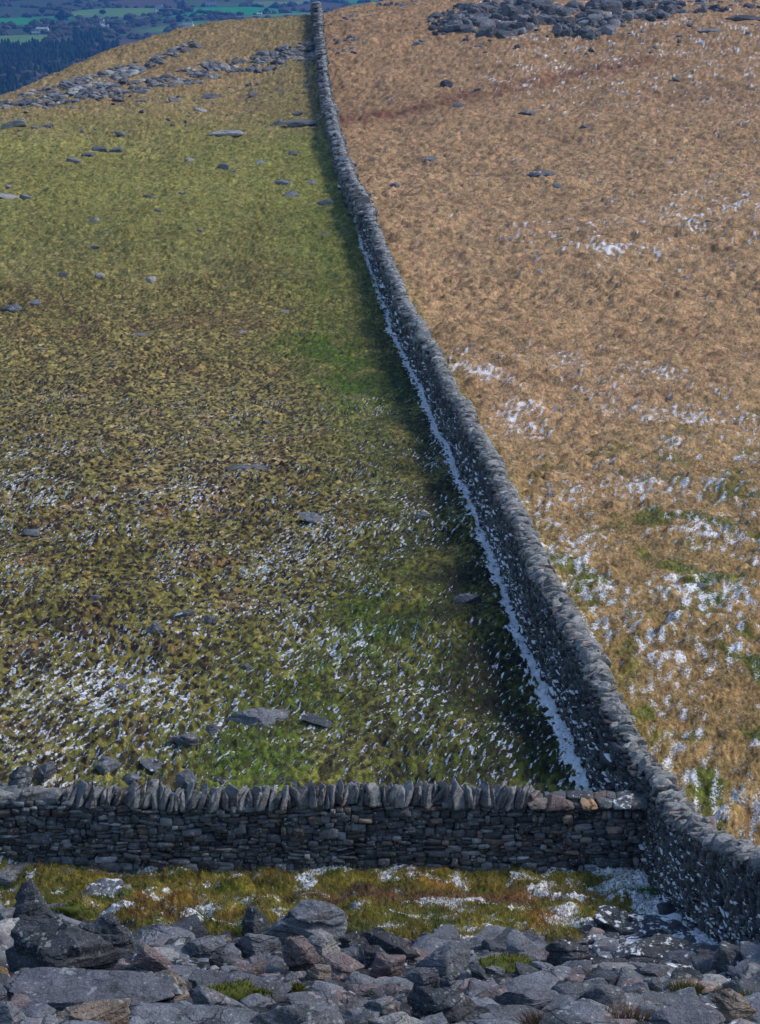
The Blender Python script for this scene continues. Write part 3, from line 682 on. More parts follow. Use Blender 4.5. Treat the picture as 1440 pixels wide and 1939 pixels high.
def in_poly(x, y, P):
    c = False; j = len(P) - 1
    for i in range(len(P)):
        if (P[i][1] > y) != (P[j][1] > y) and x < (P[j][0] - P[i][0]) * (y - P[i][1]) / (P[j][1] - P[i][1]) + P[i][0]: c = not c
        j = i
    return c
def small_rock(P, size, sub, acc=None, tint='grey', snow=0., flat=.55, sink=.25, name='stone', label=None, group=None, cat='stone', mat=None, yaw=None, p=12):
    nrock[0] += 1; seed = nrock[0]; rg = np.random.default_rng(seed + 5000)
    k = rg.integers(5, 8); Nn = rg.normal(size=(k, 3)); Nn /= np.linalg.norm(Nn, axis=1)[:, None]
    Nn = np.vstack([Nn, np.eye(3), -np.eye(3)]); Dd = np.concatenate([rg.uniform(.6, .95, k), rg.uniform(.8, 1.1, 6)])
    d, F = ICO[sub]; r = polytope(d, Nn, Dd, p)
    if sub > 1: r = rough_r(d, r, seed, .06, 1.8)
    V = d * r[:, None] * np.array([1, rg.uniform(.6, 1.), flat * rg.uniform(.7, 1.3)]) * size
    a = rg.uniform(-.45, .45); b = rg.uniform(-.35, .35); c = rg.uniform(0, 6.28) if yaw is None else yaw
    Rx = np.array([[1, 0, 0], [0, math.cos(a), -math.sin(a)], [0, math.sin(a), math.cos(a)]])
    Ry = np.array([[math.cos(b), 0, math.sin(b)], [0, 1, 0], [-math.sin(b), 0, math.cos(b)]])
    Rz = np.array([[math.cos(c), -math.sin(c), 0], [math.sin(c), math.cos(c), 0], [0, 0, 1]])
    V = V @ (Rz @ Ry @ Rx).T + np.asarray(P) + np.array([0, 0, size * flat * (.5 - sink)])
    t = np.array(TINT[tint], np.float32) * rg.uniform(.7, 1.25)
    if acc is not None: acc.add(V, F, col=np.broadcast_to(t, V.shape).copy(), snow=np.full(len(V), snow)); return
    o = mesh_obj(name, V, F, mat or (M_ROCK if P[1] < 150 else M_FAR), attrs={'col': np.broadcast_to(t, V.shape), 'snow': np.full(len(V), snow)}, loc=np.asarray(P), smooth=P[1] < 150)
    if P[1] < 150: o.data.set_sharp_from_angle(angle=R(26))
    tag(o, label, cat, group); return o

TN = ['grey', 'grey', 'grey', 'dark', 'dark', 'purple', 'purple', 'red', 'pale', 'grey']
import re
HEADS = [(np.mean([p[0] for p in q[0]]), np.mean([p[1] for p in q[0]]), re.split(r' (?:of|with|under|below|at|behind|beside|in|on|sloping|leaning|resting|standing|rising|just|right|left|along|cut|among|between|fallen|against|dusted|near)\b', q[3])[0]) for q in OUT[:72]]
USED = {}
def where_label(x, y, size, tn):
    d = sorted((math.hypot(x - a, 1.6 * (y - b)), a, b, h) for a, b, h in HEADS)
    for dd, a, b, h in d[:6]:
        rel = ('right of' if x > a else 'left of') if abs(x - a) > 1.3 * abs(y - b) else ('in front of' if y > b else 'behind')
        for adj in ('', 'just '):
            lab = '%s %s stone %s%s the %s' % ('small' if size < .31 else 'middling' if size < .4 else 'large', tn, adj, rel, h)
            if lab not in USED: USED[lab] = 1; return lab
    return lab
# filler boulders of the foreground, largest as things, the rubble as one mass
cand = []
while len(cand) < 1500:
    x = rnd.uniform(-60, 1500); y = rnd.uniform(1690, 1990); cand.append((x, y))
H = hit([c[0] for c in cand], [c[1] for c in cand])
rk = rock_mask(H[:, 0], H[:, 1]); dwH = H[:, 0] - wall_x(H[:, 1])
ok = [i for i in range(len(H)) if rk[i] > .6 and dwH[i] < -.75 and not any(in_poly(cand[i][0] + ox_, cand[i][1] - k_, q[0]) for q in OUT[:72] for k_ in (4, 22, 38) for ox_ in (-14, 14))]
okl = [i for i in range(len(H)) if rk[i] > .6 and dwH[i] < -.75 and i not in set(ok[:110]) and not any(in_poly(cand[i][0], cand[i][1] - 5, q[0]) for q in OUT[:72])]
ok2 = ok[:110]
for i in ok2:
    P = H[i]; sz = rnd.uniform(.24, .5)
    tn = rnd.choice(TN); sn = .3 if P[0] > 2.5 and rnd.random() < .5 else 0
    side = 'left' if P[0] < -1.6 else 'right' if P[0] > 1.6 else 'middle'
    small_rock(P, sz, 4, tint=tn, snow=sn, flat=rnd.uniform(.25, .5), name='stone', cat='stone', group='smaller stones filling the boulder field',
               label=where_label(cand[i][0], cand[i][1], sz, {'grey': 'grey', 'dark': 'dark', 'purple': 'purplish', 'red': 'reddish', 'tan': 'tan', 'pale': 'pale'}[tn]), p=40)
acc = Acc()
for i in okl[:620]:
    small_rock(H[i], rnd.uniform(.12, .32), 3, acc, rnd.choice(TN), .3 if H[i][0] > 2.5 else .08, .36, p=45)
rub = RNG.uniform((-9, 24), (6.5, 40.5), (2600, 2)); k = (rock_mask(rub[:, 0], rub[:, 1]) > .5) & (rub[:, 0] - wall_x(rub[:, 1]) < -.7)
for x, y in rub[k]:
    small_rock((x, y, float(macro(x, y))), rnd.uniform(.04, .13), 2, acc, rnd.choice(TN), .35 if x > 2.5 else .1, .4, p=40)
tag(acc.build('rubble', M_ROCK, smooth=False), 'loose rubble filling the gaps between the foreground boulders', 'rubble', kind='stuff')

# stones lying in the fields
FS = [(15,372,40,8),(58,374,30,8),(60,573,28,6),(25,583,30,6),(360,305,16,8),(140,303,18,8),(165,293,24,8),(190,283,24,8),(220,283,18,10),(25,237,42,8),(70,242,18,7),(88,238,20,8),
 (228,252,18,6),(422,314,18,9),(495,308,18,8),(538,345,28,8),(555,368,24,7),(620,385,32,9),(615,441,16,6),(178,417,16,6),(380,208,18,6),(480,177,16,5),(400,182,22,6),(565,212,16,7),
 (270,190,16,9),(330,190,20,9),(375,437,14,5),(440,325,12,5),(280,375,14,6),(300,398,12,5),(180,465,14,6),(188,520,14,6),(120,520,14,6),(285,528,18,6),(430,545,12,5),(20,355,14,6),(345,365,12,5),
 (205,440,12,5),(555,290,12,6),(590,345,14,6),(35,985,18,7),(60,1008,20,8),(1060,350,16,6),(905,342,16,6),(1110,240,14,5),(1345,420,16,6),(870,200,18,6),(790,80,12,8),(800,76,14,8),(905,170,12,6),(1180,176,20,6),(955,455,22,5),
 (1155,380,20,6),(820,302,24,5),(1280,150,14,5),(130,730,16,5),(345,700,14,5),(215,692,12,5),(460,630,14,5),(540,590,12,5),(80,660,14,5),(505,800,14,5),(270,965,18,7),(180,1130,18,7),(610,1100,16,6),(690,1230,14,6),(540,1130,14,6),(110,1330,18,8),(230,1300,18,8),(50,1240,16,7),(700,1350,14,7),(650,1310,12,6)]
FH = [(np.mean([p[0] for p in q[0]]), np.mean([p[1] for p in q[0]]), re.split(r' (?:of|with|under|below|at|behind|beside|in|on|just|right|left|along|alone|close|lying|sunk|half|propped|pointing|above|peeping|edged)\b', q[3])[0]) for q in OUT[72:]]
def field_label(x, y, wpx, dist, right):
    sz = 'tiny' if wpx < 15 else 'small' if wpx < 22 else 'flat'
    for dd, a, b, h in sorted((math.hypot(x - a, y - b), a, b, h) for a, b, h in FH)[:5]:
        far_ = 'far ' if dd > 170 else ''
        rel = ('right of' if x > a else 'left of') if abs(x - a) > abs(y - b) else ('below' if y > b else 'above')
        lab = '%s grey stone %s%s the %s' % (sz, far_, rel, h)
        if lab not in USED: USED[lab] = 1; return lab + (' on the %s slope' % dist if len(lab.split()) < 12 else '')
    return '%s grey stone lying in the grass of the %s %s field' % (sz, dist, 'right' if right else 'left')
Hf = hit([f[0] for f in FS], [f[1] + f[3] / 2 for f in FS])
for (x, y, wpx, hp), P in zip(FS, Hf):
    m = (P @ AX_F) / FPX
    right = P[0] > wall_x(P[1])
    dist = 'upper' if P[1] > 150 else 'middle' if P[1] > 75 else 'lower'
    small_rock(P, wpx * m * .68, 3, tint=rnd.choice(['grey', 'grey', 'pale', 'purple']), snow=.15, flat=min(.8, max(.3, hp / wpx * 1.2)), yaw=rnd.uniform(-.3, .3), name='field_stone', cat='stone',
               group='stones scattered over the %s field' % ('right' if right else 'left'), label=field_label(x, y, wpx, dist, right))

# scree bands under the skyline and the tor
BANDS = [
 ([(-20,188),(60,172),(130,152),(220,128),(300,102),(370,72),(380,84),(310,112),(260,142),(200,178),(100,203),(-20,205)], 950, 'on the left skyline ridge', (4, 26)),
 ([(190,165),(300,145),(380,118),(470,105),(540,84),(600,78),(602,112),(520,130),(430,140),(370,156),(300,166),(240,186),(180,190)], 800, 'in the rocky band left of the upper long wall', (4, 26)),
 ([(612,72),(660,66),(695,72),(690,92),(650,104),(614,108)], 40, 'right of the upper long wall', (8, 18)),
 ([(610,30),(640,20),(700,14),(705,30),(660,42),(612,48)], 40, 'on the skyline right of the wall end', (6, 12)),
 ([(815,30),(880,4),(1000,0),(1090,14),(1130,-5),(1290,-5),(1300,20),(1170,50),(1130,66),(1060,66),(1040,40),(980,64),(930,70),(880,55),(820,60)], 900, 'in the block pile at the top right', (8, 36)),
 ([(1300,-8),(1470,-8),(1470,12),(1310,24)], 45, 'on the slope right of the block pile', (10, 24)),
 ([(790,20),(1440,-5),(1440,60),(1200,110),(1000,105),(780,90)], 170, 'below the block pile', (3, 16)),
 ([(0,200),(200,170),(590,95),(600,200),(300,250),(0,260)], 130, 'below the rocky band', (3, 14)),
 ([(690,-5),(800,-5),(840,2),(760,14),(700,14)], 30, 'on the skyline above the right slope', (8, 16)),
]
sc = []
for bi, (poly, n, where, (lo, hi)) in enumerate(BANDS):
    xs = [p[0] for p in poly]; ysn = [p[1] for p in poly]; got = 0
    while got < n:
        x = rnd.uniform(min(xs), max(xs)); y = rnd.uniform(min(ysn), max(ysn))
        if not in_poly(x, y, poly) or (fbm2(np.array([x / 28.]), np.array([y / 9.]), 33, 2)[0] < rnd.uniform(-.55, .25)): continue
        got += 1; sc.append((x, y, lo + (hi - lo) * rnd.random() ** 3.2, where, bi))
Hs = hit([q[0] for q in sc], [q[1] + q[2] * .2 for q in sc])
order = sorted(range(len(sc)), key=lambda i: -sc[i][2]); big = set(order[:95])
acc = Acc()
for i, (x, y, wpx, where, bi) in enumerate(sc):
    P = Hs[i]
    if P[1] > 600: continue
    m = (P @ AX_F) / FPX; tn = rnd.choice(['grey', 'grey', 'purple', 'pale'] if bi < 4 else ['purple', 'grey', 'dark'])
    kw = dict(tint=tn, snow=0, flat=rnd.uniform(.5, .95) if bi >= 4 else rnd.uniform(.28, .6), p=30)
    if i in big:
        lum = {'grey': 'grey', 'purple': 'purplish', 'pale': 'pale', 'dark': 'dark'}[tn]
        small_rock(P, wpx * m * .5, 3, name='boulder', cat='boulder', group='boulders ' + where, label='%s %s boulder %s' % ('large' if wpx > hi * .75 else 'medium', lum, where), mat=M_FAR, **kw)
    else:
        small_rock(P, wpx * m * .5, 2, acc, **kw)
tag(acc.build('scree', M_FAR, smooth=False), 'smaller grey scree stones of the far rocky bands and block pile', 'scree', kind='stuff')

# ------------------------------------------------------------------ dry stone walls
def cube_template(n=3):
    bm = bmesh.new(); bmesh.ops.create_cube(bm, size=2); bmesh.ops.subdivide_edges(bm, edges=bm.edges[:], cuts=n - 1, use_grid_fill=True)
    V = np.array([v.co[:] for v in bm.verts]); F = np.array([[v.index for v in f.verts] for f in bm.faces]); bm.free()
    return V, F
CT3 = cube_template(3); CT4 = cube_template(4)
def stone_batch(S, tmpl, acc, seed):
    """S rows: px py pz, tangent(3) normal(3), half len, half depth, half height, tone rgb, snow, roll"""
    V0, F0 = tmpl; n = len(S); rg = np.random.default_rng(seed)
    V = np.broadcast_to(V0, (n,) + V0.shape).copy()
    nv = V / np.linalg.norm(V, axis=2, keepdims=True)
    V = V * .66 + nv * .50                                   # rounded block
    # corner warp: trilinear jitter
    for a in range(3):
        j = rg.uniform(-.22, .22, (n, 8)); k = 0
        for sx in (-1, 1):
            for sy in (-1, 1):
                for sz in (-1, 1):
                    wgt = (1 + sx * V0[:, 0]) * (1 + sy * V0[:, 1]) * (1 + sz * V0[:, 2]) / 8
                    V[:, :, a] += j[:, k, None] * wgt; k += 1
    V += rg.uniform(-.045, .045, V.shape)
    hl, hd, hh = S[:, 9], S[:, 10], S[:, 11]; roll = S[:, 16]
    L = V[:, :, 0] * hl[:, None]; D = V[:, :, 1] * hd[:, None]; Z = V[:, :, 2] * hh[:, None]
    c, s_ = np.cos(roll)[:, None], np.sin(roll)[:, None]; L, Z = L * c - Z * s_, L * s_ + Z * c
    T = S[:, 3:6][:, None]; Nn = S[:, 6:9][:, None]
    P = S[:, :3][:, None] + T * L[..., None] + Nn * D[..., None] + np.array([0, 0, 1.]) * Z[..., None]
    F = (F0[None] + (np.arange(n) * len(V0))[:, None, None]).reshape(-1, 4)
    acc.add(P.reshape(-1, 3), F, col=np.repeat(S[:, 12:15], len(V0), 0), snow=np.repeat(S[:, 15], len(V0)))
def wall_face(acc, s0, s1, posf, side, height, batter, bw, scale, seed, snowf, tmpl=CT3, tone=.085):
    """posf(s) -> centre xy, tangent xy; lays courses of stones on one face"""
    rg = np.random.default_rng(seed); rows = []; z = -.12
    while z < height - .02:
        ch = scale * rg.uniform(.06, .165); ch = min(ch, height - z + .02)
        s = s0 + rg.uniform(-.3, 0)
        while s < s1:
            ln = scale * (rg.uniform(.09, .26) if rg.random() < .8 else rg.uniform(.26, .46)); hcur = ch
            nst = 1 if rg.random() < .75 or ch < .08 * scale else 2
            for q in range(nst):
                hs = hcur / nst; zc = z + hs * (q + .5) + .035 * scale * math.sin(s * 1.7 + seed) + .02 * scale * math.sin(s * 5.1 + z * 7)
                rows.append((s + ln / 2, zc, ln / 2, hs / 2))
            s += ln + .008
        z += ch
    for q in range(int((s1 - s0) * 2.2 / scale)):           # larger stones bridging the courses
        l_ = scale * rg.uniform(.16, .42); rows.append((rg.uniform(s0 + .3, s1 - .3), height * rg.random() ** 1.4 * .82 + .08, l_ / 2, scale * rg.uniform(.05, .11)))
    nbig = int((s1 - s0) * 2.2 / scale)
    A = np.array(rows); n = len(A); ctr, tan = posf(A[:, 0])
    nor = np.stack([-tan[:, 1], tan[:, 0]], 1) * side
    gz = macro(*(ctr + nor * bw / 2).T) if callable(macro) else 0
    off = bw / 2 - batter * np.clip(A[:, 1], 0, None) / height + rg.uniform(-.035, .045, n) * scale + (rg.random(n) < .07) * rg.uniform(.03, .10, n) * scale
    if nbig: off[-nbig:] += .022 * scale
    S = np.zeros((n, 17)); depth = scale * .13
    S[:, 0:2] = ctr + nor * (off - depth)[:, None]; S[:, 2] = gz + A[:, 1]
    S[:, 3:5] = tan; S[:, 6:8] = nor; S[:, 9] = A[:, 2] * .98; S[:, 10] = depth; S[:, 11] = A[:, 3] * 1.0
    S[:, 8] = .12; S[:, 6:9] /= np.linalg.norm(S[:, 6:9], axis=1)[:, None]
    tn = tone * np.exp(rg.normal(0, .5, n)); warm = rg.random(n) < .12
    S[:, 12] = tn * np.where(warm, 1.25, .93); S[:, 13] = tn * np.where(warm, 1.0, 1.0); S[:, 14] = tn * np.where(warm, .8, 1.06)
    S[:, 15] = snowf(A[:, 0], A[:, 1], rg); S[:, 16] = rg.normal(0, .10, n)
    stone_batch(S, tmpl, acc, seed)
def wall_core(acc, ss, posf, height, bw, batter, tone=.02):
    ctr, tan = posf(ss); nor = np.stack([-tan[:, 1], tan[:, 0]], 1); V = []
    for off, z in ((bw / 2 - .13, -.3), (bw / 2 - .13 - batter, height), (-bw / 2 + .13 + batter, height), (-bw / 2 + .13, -.3)):
        q = ctr + nor * off; gz = macro(*ctr.T); V.append(np.column_stack([q, gz + z]))
    V = np.stack(V, 1); n = len(ss); i = np.arange(n - 1)[:, None] * 4
    F = np.concatenate([i + np.array([k, (k + 1) % 4, (k + 1) % 4 + 4, k + 4]) for k in range(4)] + [np.array([[0, 1, 2, 3]]), np.array([[3, 2, 1, 0]]) + 4 * (n - 1)])
    acc.add(V.reshape(-1, 3), F, col=np.full((n * 4, 3), tone), snow=np.zeros(n * 4))
def slab_stone(P, tanx, across, thick, wid, hei, lean, skew, seed, sub, tone, snow=0., yaw=0.):
    """upright coping slab: thin along the wall, wide across it"""
    rg = np.random.default_rng(seed + 90000)
    d, F = ICO[sub]
    k = 7; Nn = rg.normal(size=(k, 3)) * np.array([.5, 1, 1]); Nn[:, 2] = np.abs(Nn[:, 2]) * .9 - .1; Nn[:2] = [[.55, .3, .75], [-.5, -.35, .8]]; Nn[0, :2] *= rg.choice([-1, 1]); Nn /= np.linalg.norm(Nn, axis=1)[:, None]
    Nn = np.vstack([Nn, np.eye(3), -np.eye(3)]); Dd = np.concatenate([np.concatenate([rg.uniform(.62, .95, 2), rg.uniform(.50, .88, k - 2)]), rg.uniform(.85, 1.05, 6)])
    r = polytope(d, Nn, Dd, 45)
    if sub > 2: r = rough_r(d, r, seed, .07, 1.8)
    V = d * r[:, None] * np.array([thick / 2, wid / 2, hei / 2])
    V[:, 0] += V[:, 2] * math.tan(lean); V[:, 2] += 0
    c, s_ = math.cos(yaw), math.sin(yaw); V[:, 0], V[:, 1] = V[:, 0] * c - V[:, 1] * s_, V[:, 0] * s_ + V[:, 1] * c
    V[:, 1] += V[:, 2] * skew
    W = np.asarray(P) + V[:, :1] * np.append(tanx, 0) + V[:, 1:2] * np.append(across, 0) + V[:, 2:3] * np.array([0, 0, 1.])
    return W, F
# cross wall
X0 = -8.6; X1 = float(wall_x(FWY)) - .35
def fpos(s):
    s = np.asarray(s, float); y = FWY + .10 * np.sin(s * .45) + .03 * np.sin(s * 1.7)
    return np.column_stack([s, y]), np.column_stack([np.ones_like(s), np.zeros_like(s)])
HW = 1.27
def ftop(x): return 0.0
rootF = empty('dry_stone_wall', (0, FWY, float(macro(0, FWY))))
tag(rootF, 'dark dry stone cross wall with upright coping stones running from the wall corner to the left edge', 'wall')
acc = Acc()
for sd_, side in ((101, -1), (102, 1)):
    wall_face(acc, X0, X1, fpos, side, HW, .10, .62, .95, sd_, lambda s, z, rg: np.where(rg.random(len(s)) < .06, .3, .0), CT4, .115)
wall_core(acc, np.linspace(X0, X1, 60), fpos, HW - .02, .62, .10)
acc.build('wall_body', M_WALL, rootF)
# front-face ground is lower than the back: side -1 (towards camera) uses its own foot height through macro()
x = X0; k = 0
cop_n = 0
accX = Acc(); THIN = .088      # only the thinnest copes share one part
tops = lambda x: float(macro(x, FWY)) + HW
while x < 3.05:
    k += 1; up = x > -6.2
    if up:
        big_ = rnd.random() < .22
        wdt = rnd.uniform(.07, .145) * (1.7 if big_ else 1.); hgt = rnd.uniform(.32, .50) * (1.05 if big_ else 1.)
        W, F = slab_stone((x, FWY + .10 * math.sin(x * .45) + rnd.uniform(-.09, .05), tops(x) + hgt * .36 + rnd.uniform(-.04, .03)), (1, 0), (0, 1), wdt, rnd.uniform(.42, .58), hgt, rnd.uniform(-.15, .45), rnd.uniform(-.3, .3), 300 + k, 4, 0, 0, rnd.uniform(-.6, .6))
        step = wdt * rnd.uniform(.58, .76)
    else:
        wdt = rnd.uniform(.35, .6); hgt = rnd.uniform(.22, .36)
        W, F = slab_stone((x, FWY + rnd.uniform(-.08, .08), tops(x) + hgt * .3), (1, 0), (0, 1), wdt, .5, hgt, rnd.uniform(-.3, .5), 0, 300 + k, 4, 0, 0, rnd.uniform(-.4, .4))
        step = wdt * .72
    t = rnd.uniform(.11, .27)
    cop_n += 1; cc_ = np.full(W.shape, 1) * np.array([t, t * 1.0, t * 1.0]); sn_ = np.full(len(W), rnd.choice([0, 0, .1, .3]))
    if wdt < THIN: accX.add(W, F, col=cc_, snow=sn_)
    else: mesh_obj('coping_stone', W, F, M_COPE, rootF, {'col': cc_, 'snow': sn_}, loc=W.mean(0))
    x += step
ox = accX.build('coping', M_COPE, rootF); ox['kind'] = 'stuff'
# flat end of the coping towards the corner
for (px_, w_, h_, l_, tn, sn, lab) in ((3.05, .5, .20, .5, (.20, .17, .15), .1, 'brown flat coping stone'), (3.38, .34, .24, .3, (.17, .12, .11), 0, 'reddish coping stone'), (3.62, .34, .12, .4, (.15, .12, .10), .2, None),
                                       (3.95, .17, .15, .2, (.46, .29, .16), 0, 'orange coping stone'), (4.10, .16, .14, .2, (.44, .26, .14), 0, 'orange coping stone'),
                                       (4.38, .36, .14, .3, (.12, .13, .13), .2, None), (4.72, .46, .16, .3, (.14, .15, .16), .5, 'snow-flecked flat coping stone'), (5.02, .4, .14, .2, (.12, .12, .12), .2, None)):
    W, F = slab_stone((px_, FWY - .05, tops(px_) + h_ * .42), (1, 0), (0, 1), w_, .52, h_, l_ * rnd.choice([-1, .5]), .1, int(px_ * 100), 4, 0, 0, .15)
    o = mesh_obj('coping_stone', W, F, M_COPE, rootF, {'col': np.full(W.shape, 1) * np.array(tn), 'snow': np.full(len(W), sn)}, loc=W.mean(0))
    if lab: o['label'] = lab
# long wall
WL_Y0, WL_Y1 = WP[0, 1] + .5, 318.
_sy = np.arange(WL_Y0, WL_Y1, .1); _sx = wall_x(_sy); _sl = np.concatenate([[0], np.cumsum(np.hypot(np.diff(_sx), np.diff(_sy)))])
def lpos(s):
    s = np.asarray(s, float); y = np.interp(s, _sl, _sy); x = np.interp(s, _sl, _sx)
    e = .3; x2 = np.interp(s + e, _sl, _sx, right=_sx[-1]); y2 = np.interp(s + e, _sl, _sy, right=_sy[-1] + e); x1 = np.interp(s - e, _sl, _sx); y1 = np.interp(s - e, _sl, _sy, left=_sy[0] - e)
    t = np.column_stack([x2 - x1, y2 - y1]); t /= np.linalg.norm(t, axis=1)[:, None] + 1e-9
    return np.column_stack([x, y]), t
LH, LBW, LBT = 1.52, .86, .18
rootL = empty('dry_stone_wall', (float(wall_x(50)), 50, float(macro(wall_x(50), 50))))
tag(rootL, 'long dry stone wall with snow on its ledges climbing away to the skyline', 'wall')
acc = Acc()
def snowL(s, z, rg):
    a = .72 - .78 * np.clip(z / LH, 0, 1) - .25 * sstep(0, 10, 12 - s)
    return np.where(rg.random(len(s)) < a + .03, .50 + .4 * (rg.random(len(s)) < .35), .05)
S_at = lambda y: float(np.interp(y, _sy, _sl))
segs = [(0, S_at(41), .72), (S_at(41), S_at(64), .95), (S_at(64), S_at(95), 1.25), (S_at(95), S_at(150), 1.8), (S_at(150), _sl[-1] - .5, 2.8)]
for i, (a, b, scl) in enumerate(segs):
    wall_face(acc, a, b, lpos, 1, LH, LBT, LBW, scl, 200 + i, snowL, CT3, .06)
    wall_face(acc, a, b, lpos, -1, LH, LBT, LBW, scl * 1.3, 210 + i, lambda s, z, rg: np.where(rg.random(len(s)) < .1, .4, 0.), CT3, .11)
wall_core(acc, np.linspace(0, _sl[-1] - .3, 900), lpos, LH - .02, LBW, LBT)
acc.build('wall_body', M_WALL, rootL)
s = .2; k = 0; accC = Acc(); first = S_at(33.0); nind = 0
while s < _sl[-1] - .5:
    k += 1; c, t = lpos([s]); c = c[0]; t = t[0]; ac = np.array([-t[1], t[0]])
    y = c[1]; g = float(macro(*c)); far = max(1., (y - 60) / 45.)
    thick = rnd.uniform(.10, .24) * min(far, 4) ** .8
    bump = .05 * math.sin(s * .9) + .04 * math.sin(s * 2.3 + 1); sd2 = (-1, 1)[k % 2] * rnd.uniform(.02, .13); wid = rnd.uniform(.32, .50); hgt = rnd.uniform(.24, .38)
    W, F = slab_stone((c[0] + ac[0] * (sd2 - .06), c[1] + ac[1] * (sd2 - .06), g + LH + hgt * .22 + bump - abs(sd2) * .25), t, ac, thick, wid, hgt, rnd.uniform(-.8, .3), -sd2 * 1.2, 700 + k, 4 if y < 48 else 3 if y < 90 else 2, 0, 0, rnd.uniform(-.6, .6))
    tt = rnd.uniform(.17, .36); colr = np.full(W.shape, 1) * np.array([tt, tt, tt * .99]); snv = np.full(len(W), rnd.choice([0, 0, 0, .12]))
    if s > first and nind < 99:
        nind += 1
        mesh_obj('coping_stone', W, F, M_COPE, rootL, {'col': colr, 'snow': snv}, loc=W.mean(0))
    else: accC.add(W, F, col=colr, snow=snv)
    s += thick * rnd.uniform(.36, .52)
o = accC.build('coping', M_COPE, rootL); o['kind'] = 'stuff'

# ------------------------------------------------------------------ rust-coloured rush tufts and moss
def tuft(px, py, n, ln, spread, colr, label, name='grass_tuft'):
    P = hit([px], [py])[0]; rg = np.random.default_rng(int(px + py)); acc = Acc()
    a = rg.uniform(0, 6.283, n); r = np.sqrt(rg.random(n)) * spread
    B = np.stack([P[0] + np.cos(a) * r, P[1] + np.sin(a) * r * .7, np.zeros(n)], 1); B[:, 2] = macro(B[:, 0], B[:, 1]) - .02
    D = np.stack([np.cos(a) * r / spread * .45 + rg.normal(0, .15, n), np.sin(a) * .3 + rg.normal(0, .15, n), np.ones(n)], 1) * (ln * rg.uniform(.6, 1.2, n))[:, None]
    S = np.stack([np.full(n, .004), np.zeros(n), np.zeros(n)], 1)
    m = B + D * .6
    V = np.stack([B - S, B + S, m + S * .8, m - S * .8, B + D * np.array([1.25, 1.25, 1])], 1).reshape(-1, 3); i = np.arange(n)[:, None] * 5
    cc = np.asarray(colr) * rg.uniform(.5, 1.5, n)[:, None]
    o = mesh_obj(name, V, [i + np.array([0, 1, 2, 3]), i + np.array([3, 2, 4])], M_GRASS, attrs={'col': np.repeat(cc, 5, 0)}, loc=P)
    tag(o, label, 'grass tuft')
tuft(1125, 1962, 1400, .34, .75, (.17, .10, .045), 'rust-coloured grass tuft at the bottom edge right of centre')
tuft(1298, 1890, 500, .26, .16, (.15, .16, .03), 'small yellow-green grass tuft among the stones at lower right')
tuft(1425, 1915, 800, .30, .4, (.11, .13, .035), 'green grass tuft at the right edge near the bottom')
tuft(1232, 1700, 900, .22, .35, (.07, .14, .025), 'bright green grass tuft at the foot of the wall corner')
def moss(px, py, w_, h_, label):
    P = hit([px], [py])[0]; d, F = ICO[4]; V = d * np.array([w_, w_ * .8, h_]); V = V * (1 + .45 * noise3(d * 2.5 + px, 3))[:, None] + P + np.array([0, 0, h_ * .4])
    V = V + d * (noise3(V * 25, 4) * .02)[:, None]
    c = np.array((.07, .085, .012)) * (1 + .35 * noise3(V * 9, 5))[:, None]
    rg = np.random.default_rng(int(px)); n = 1500; i = rg.integers(0, len(V), n); B = V[i] + rg.normal(0, .012, (n, 3)); D = d[i] * .02 + rg.normal(0, .016, (n, 3)) + C(0, 0, .03)
    S = np.stack([np.full(n, .006), rg.normal(0, .004, n), np.zeros(n)], 1)
    V2 = np.stack([B - S, B + S, B + D], 1).reshape(-1, 3); F2 = np.arange(3 * n).reshape(-1, 3) + len(V)
    c2 = np.repeat(np.array((.15, .15, .02)) * rg.uniform(.3, 1.7, n)[:, None], 3, 0)
    tag(mesh_obj('moss_cushion', np.concatenate([V, V2]), np.concatenate([F, F2]), M_GRASS, attrs={'col': np.concatenate([np.clip(c, .01, 1), c2])}, loc=P), label, 'moss')
moss(440, 1900, .38, .16, 'bright green moss cushion between slabs at the bottom left of centre')
moss(495, 1902, .12, .12, 'small moss cushion right of the larger one')
moss(135, 1745, .35, .22, 'green moss cushion between the pyramid boulder and the cracked hump')
moss(965, 1838, .4, .10, 'yellow moss patch below the thin dark ledge')
moss(560, 1885, .10, .08, 'tiny moss patch beside the small sharp stone')

# ------------------------------------------------------------------ valley: hedges, wood, trees, houses
def leaf_crown(acc, P, r, h, n, colr, seed, base=.15):
    rg = np.random.default_rng(seed)
    v = rg.normal(size=(n, 3)); v /= np.linalg.norm(v, axis=1)[:, None]; rr = rg.uniform(.45, 1., n) ** .6 * (1 + .25 * noise3(v * 2 + seed, 3))
    c = v * rr[:, None] * np.array([r, r, h / 2]) + np.asarray(P) + np.array([0, 0, h * (.5 + base)])
    s = r * rg.uniform(.13, .30, n)
    e1 = rg.normal(size=(n, 3)); e1 /= np.linalg.norm(e1, axis=1)[:, None]; e2 = np.cross(e1, v); e2 /= np.linalg.norm(e2, axis=1)[:, None] + 1e-6
    V = np.stack([c + e1 * s[:, None], c - e1 * s[:, None] * .6 + e2 * s[:, None], c - e1 * s[:, None] * .6 - e2 * s[:, None]], 1).reshape(-1, 3)
    F = np.arange(n * 3).reshape(-1, 3)
    acc.add(V, F, col=np.repeat(np.asarray(colr) * rg.uniform(.6, 1.4, n)[:, None], 3, 0))
def inview(X, Y): return np.abs(X) < (Y * .19 + 20)
n = 60000
Yh = RNG.uniform(1600, 3650, n); Xh = Yh * RNG.uniform(-.18, .06, n)
f1, f2, cid = field_cells(Xh, Yh)
scr = fbm2(Xh / 170, Yh / 330, 92, 3) + .12 - .0002 * (Yh - 2300)
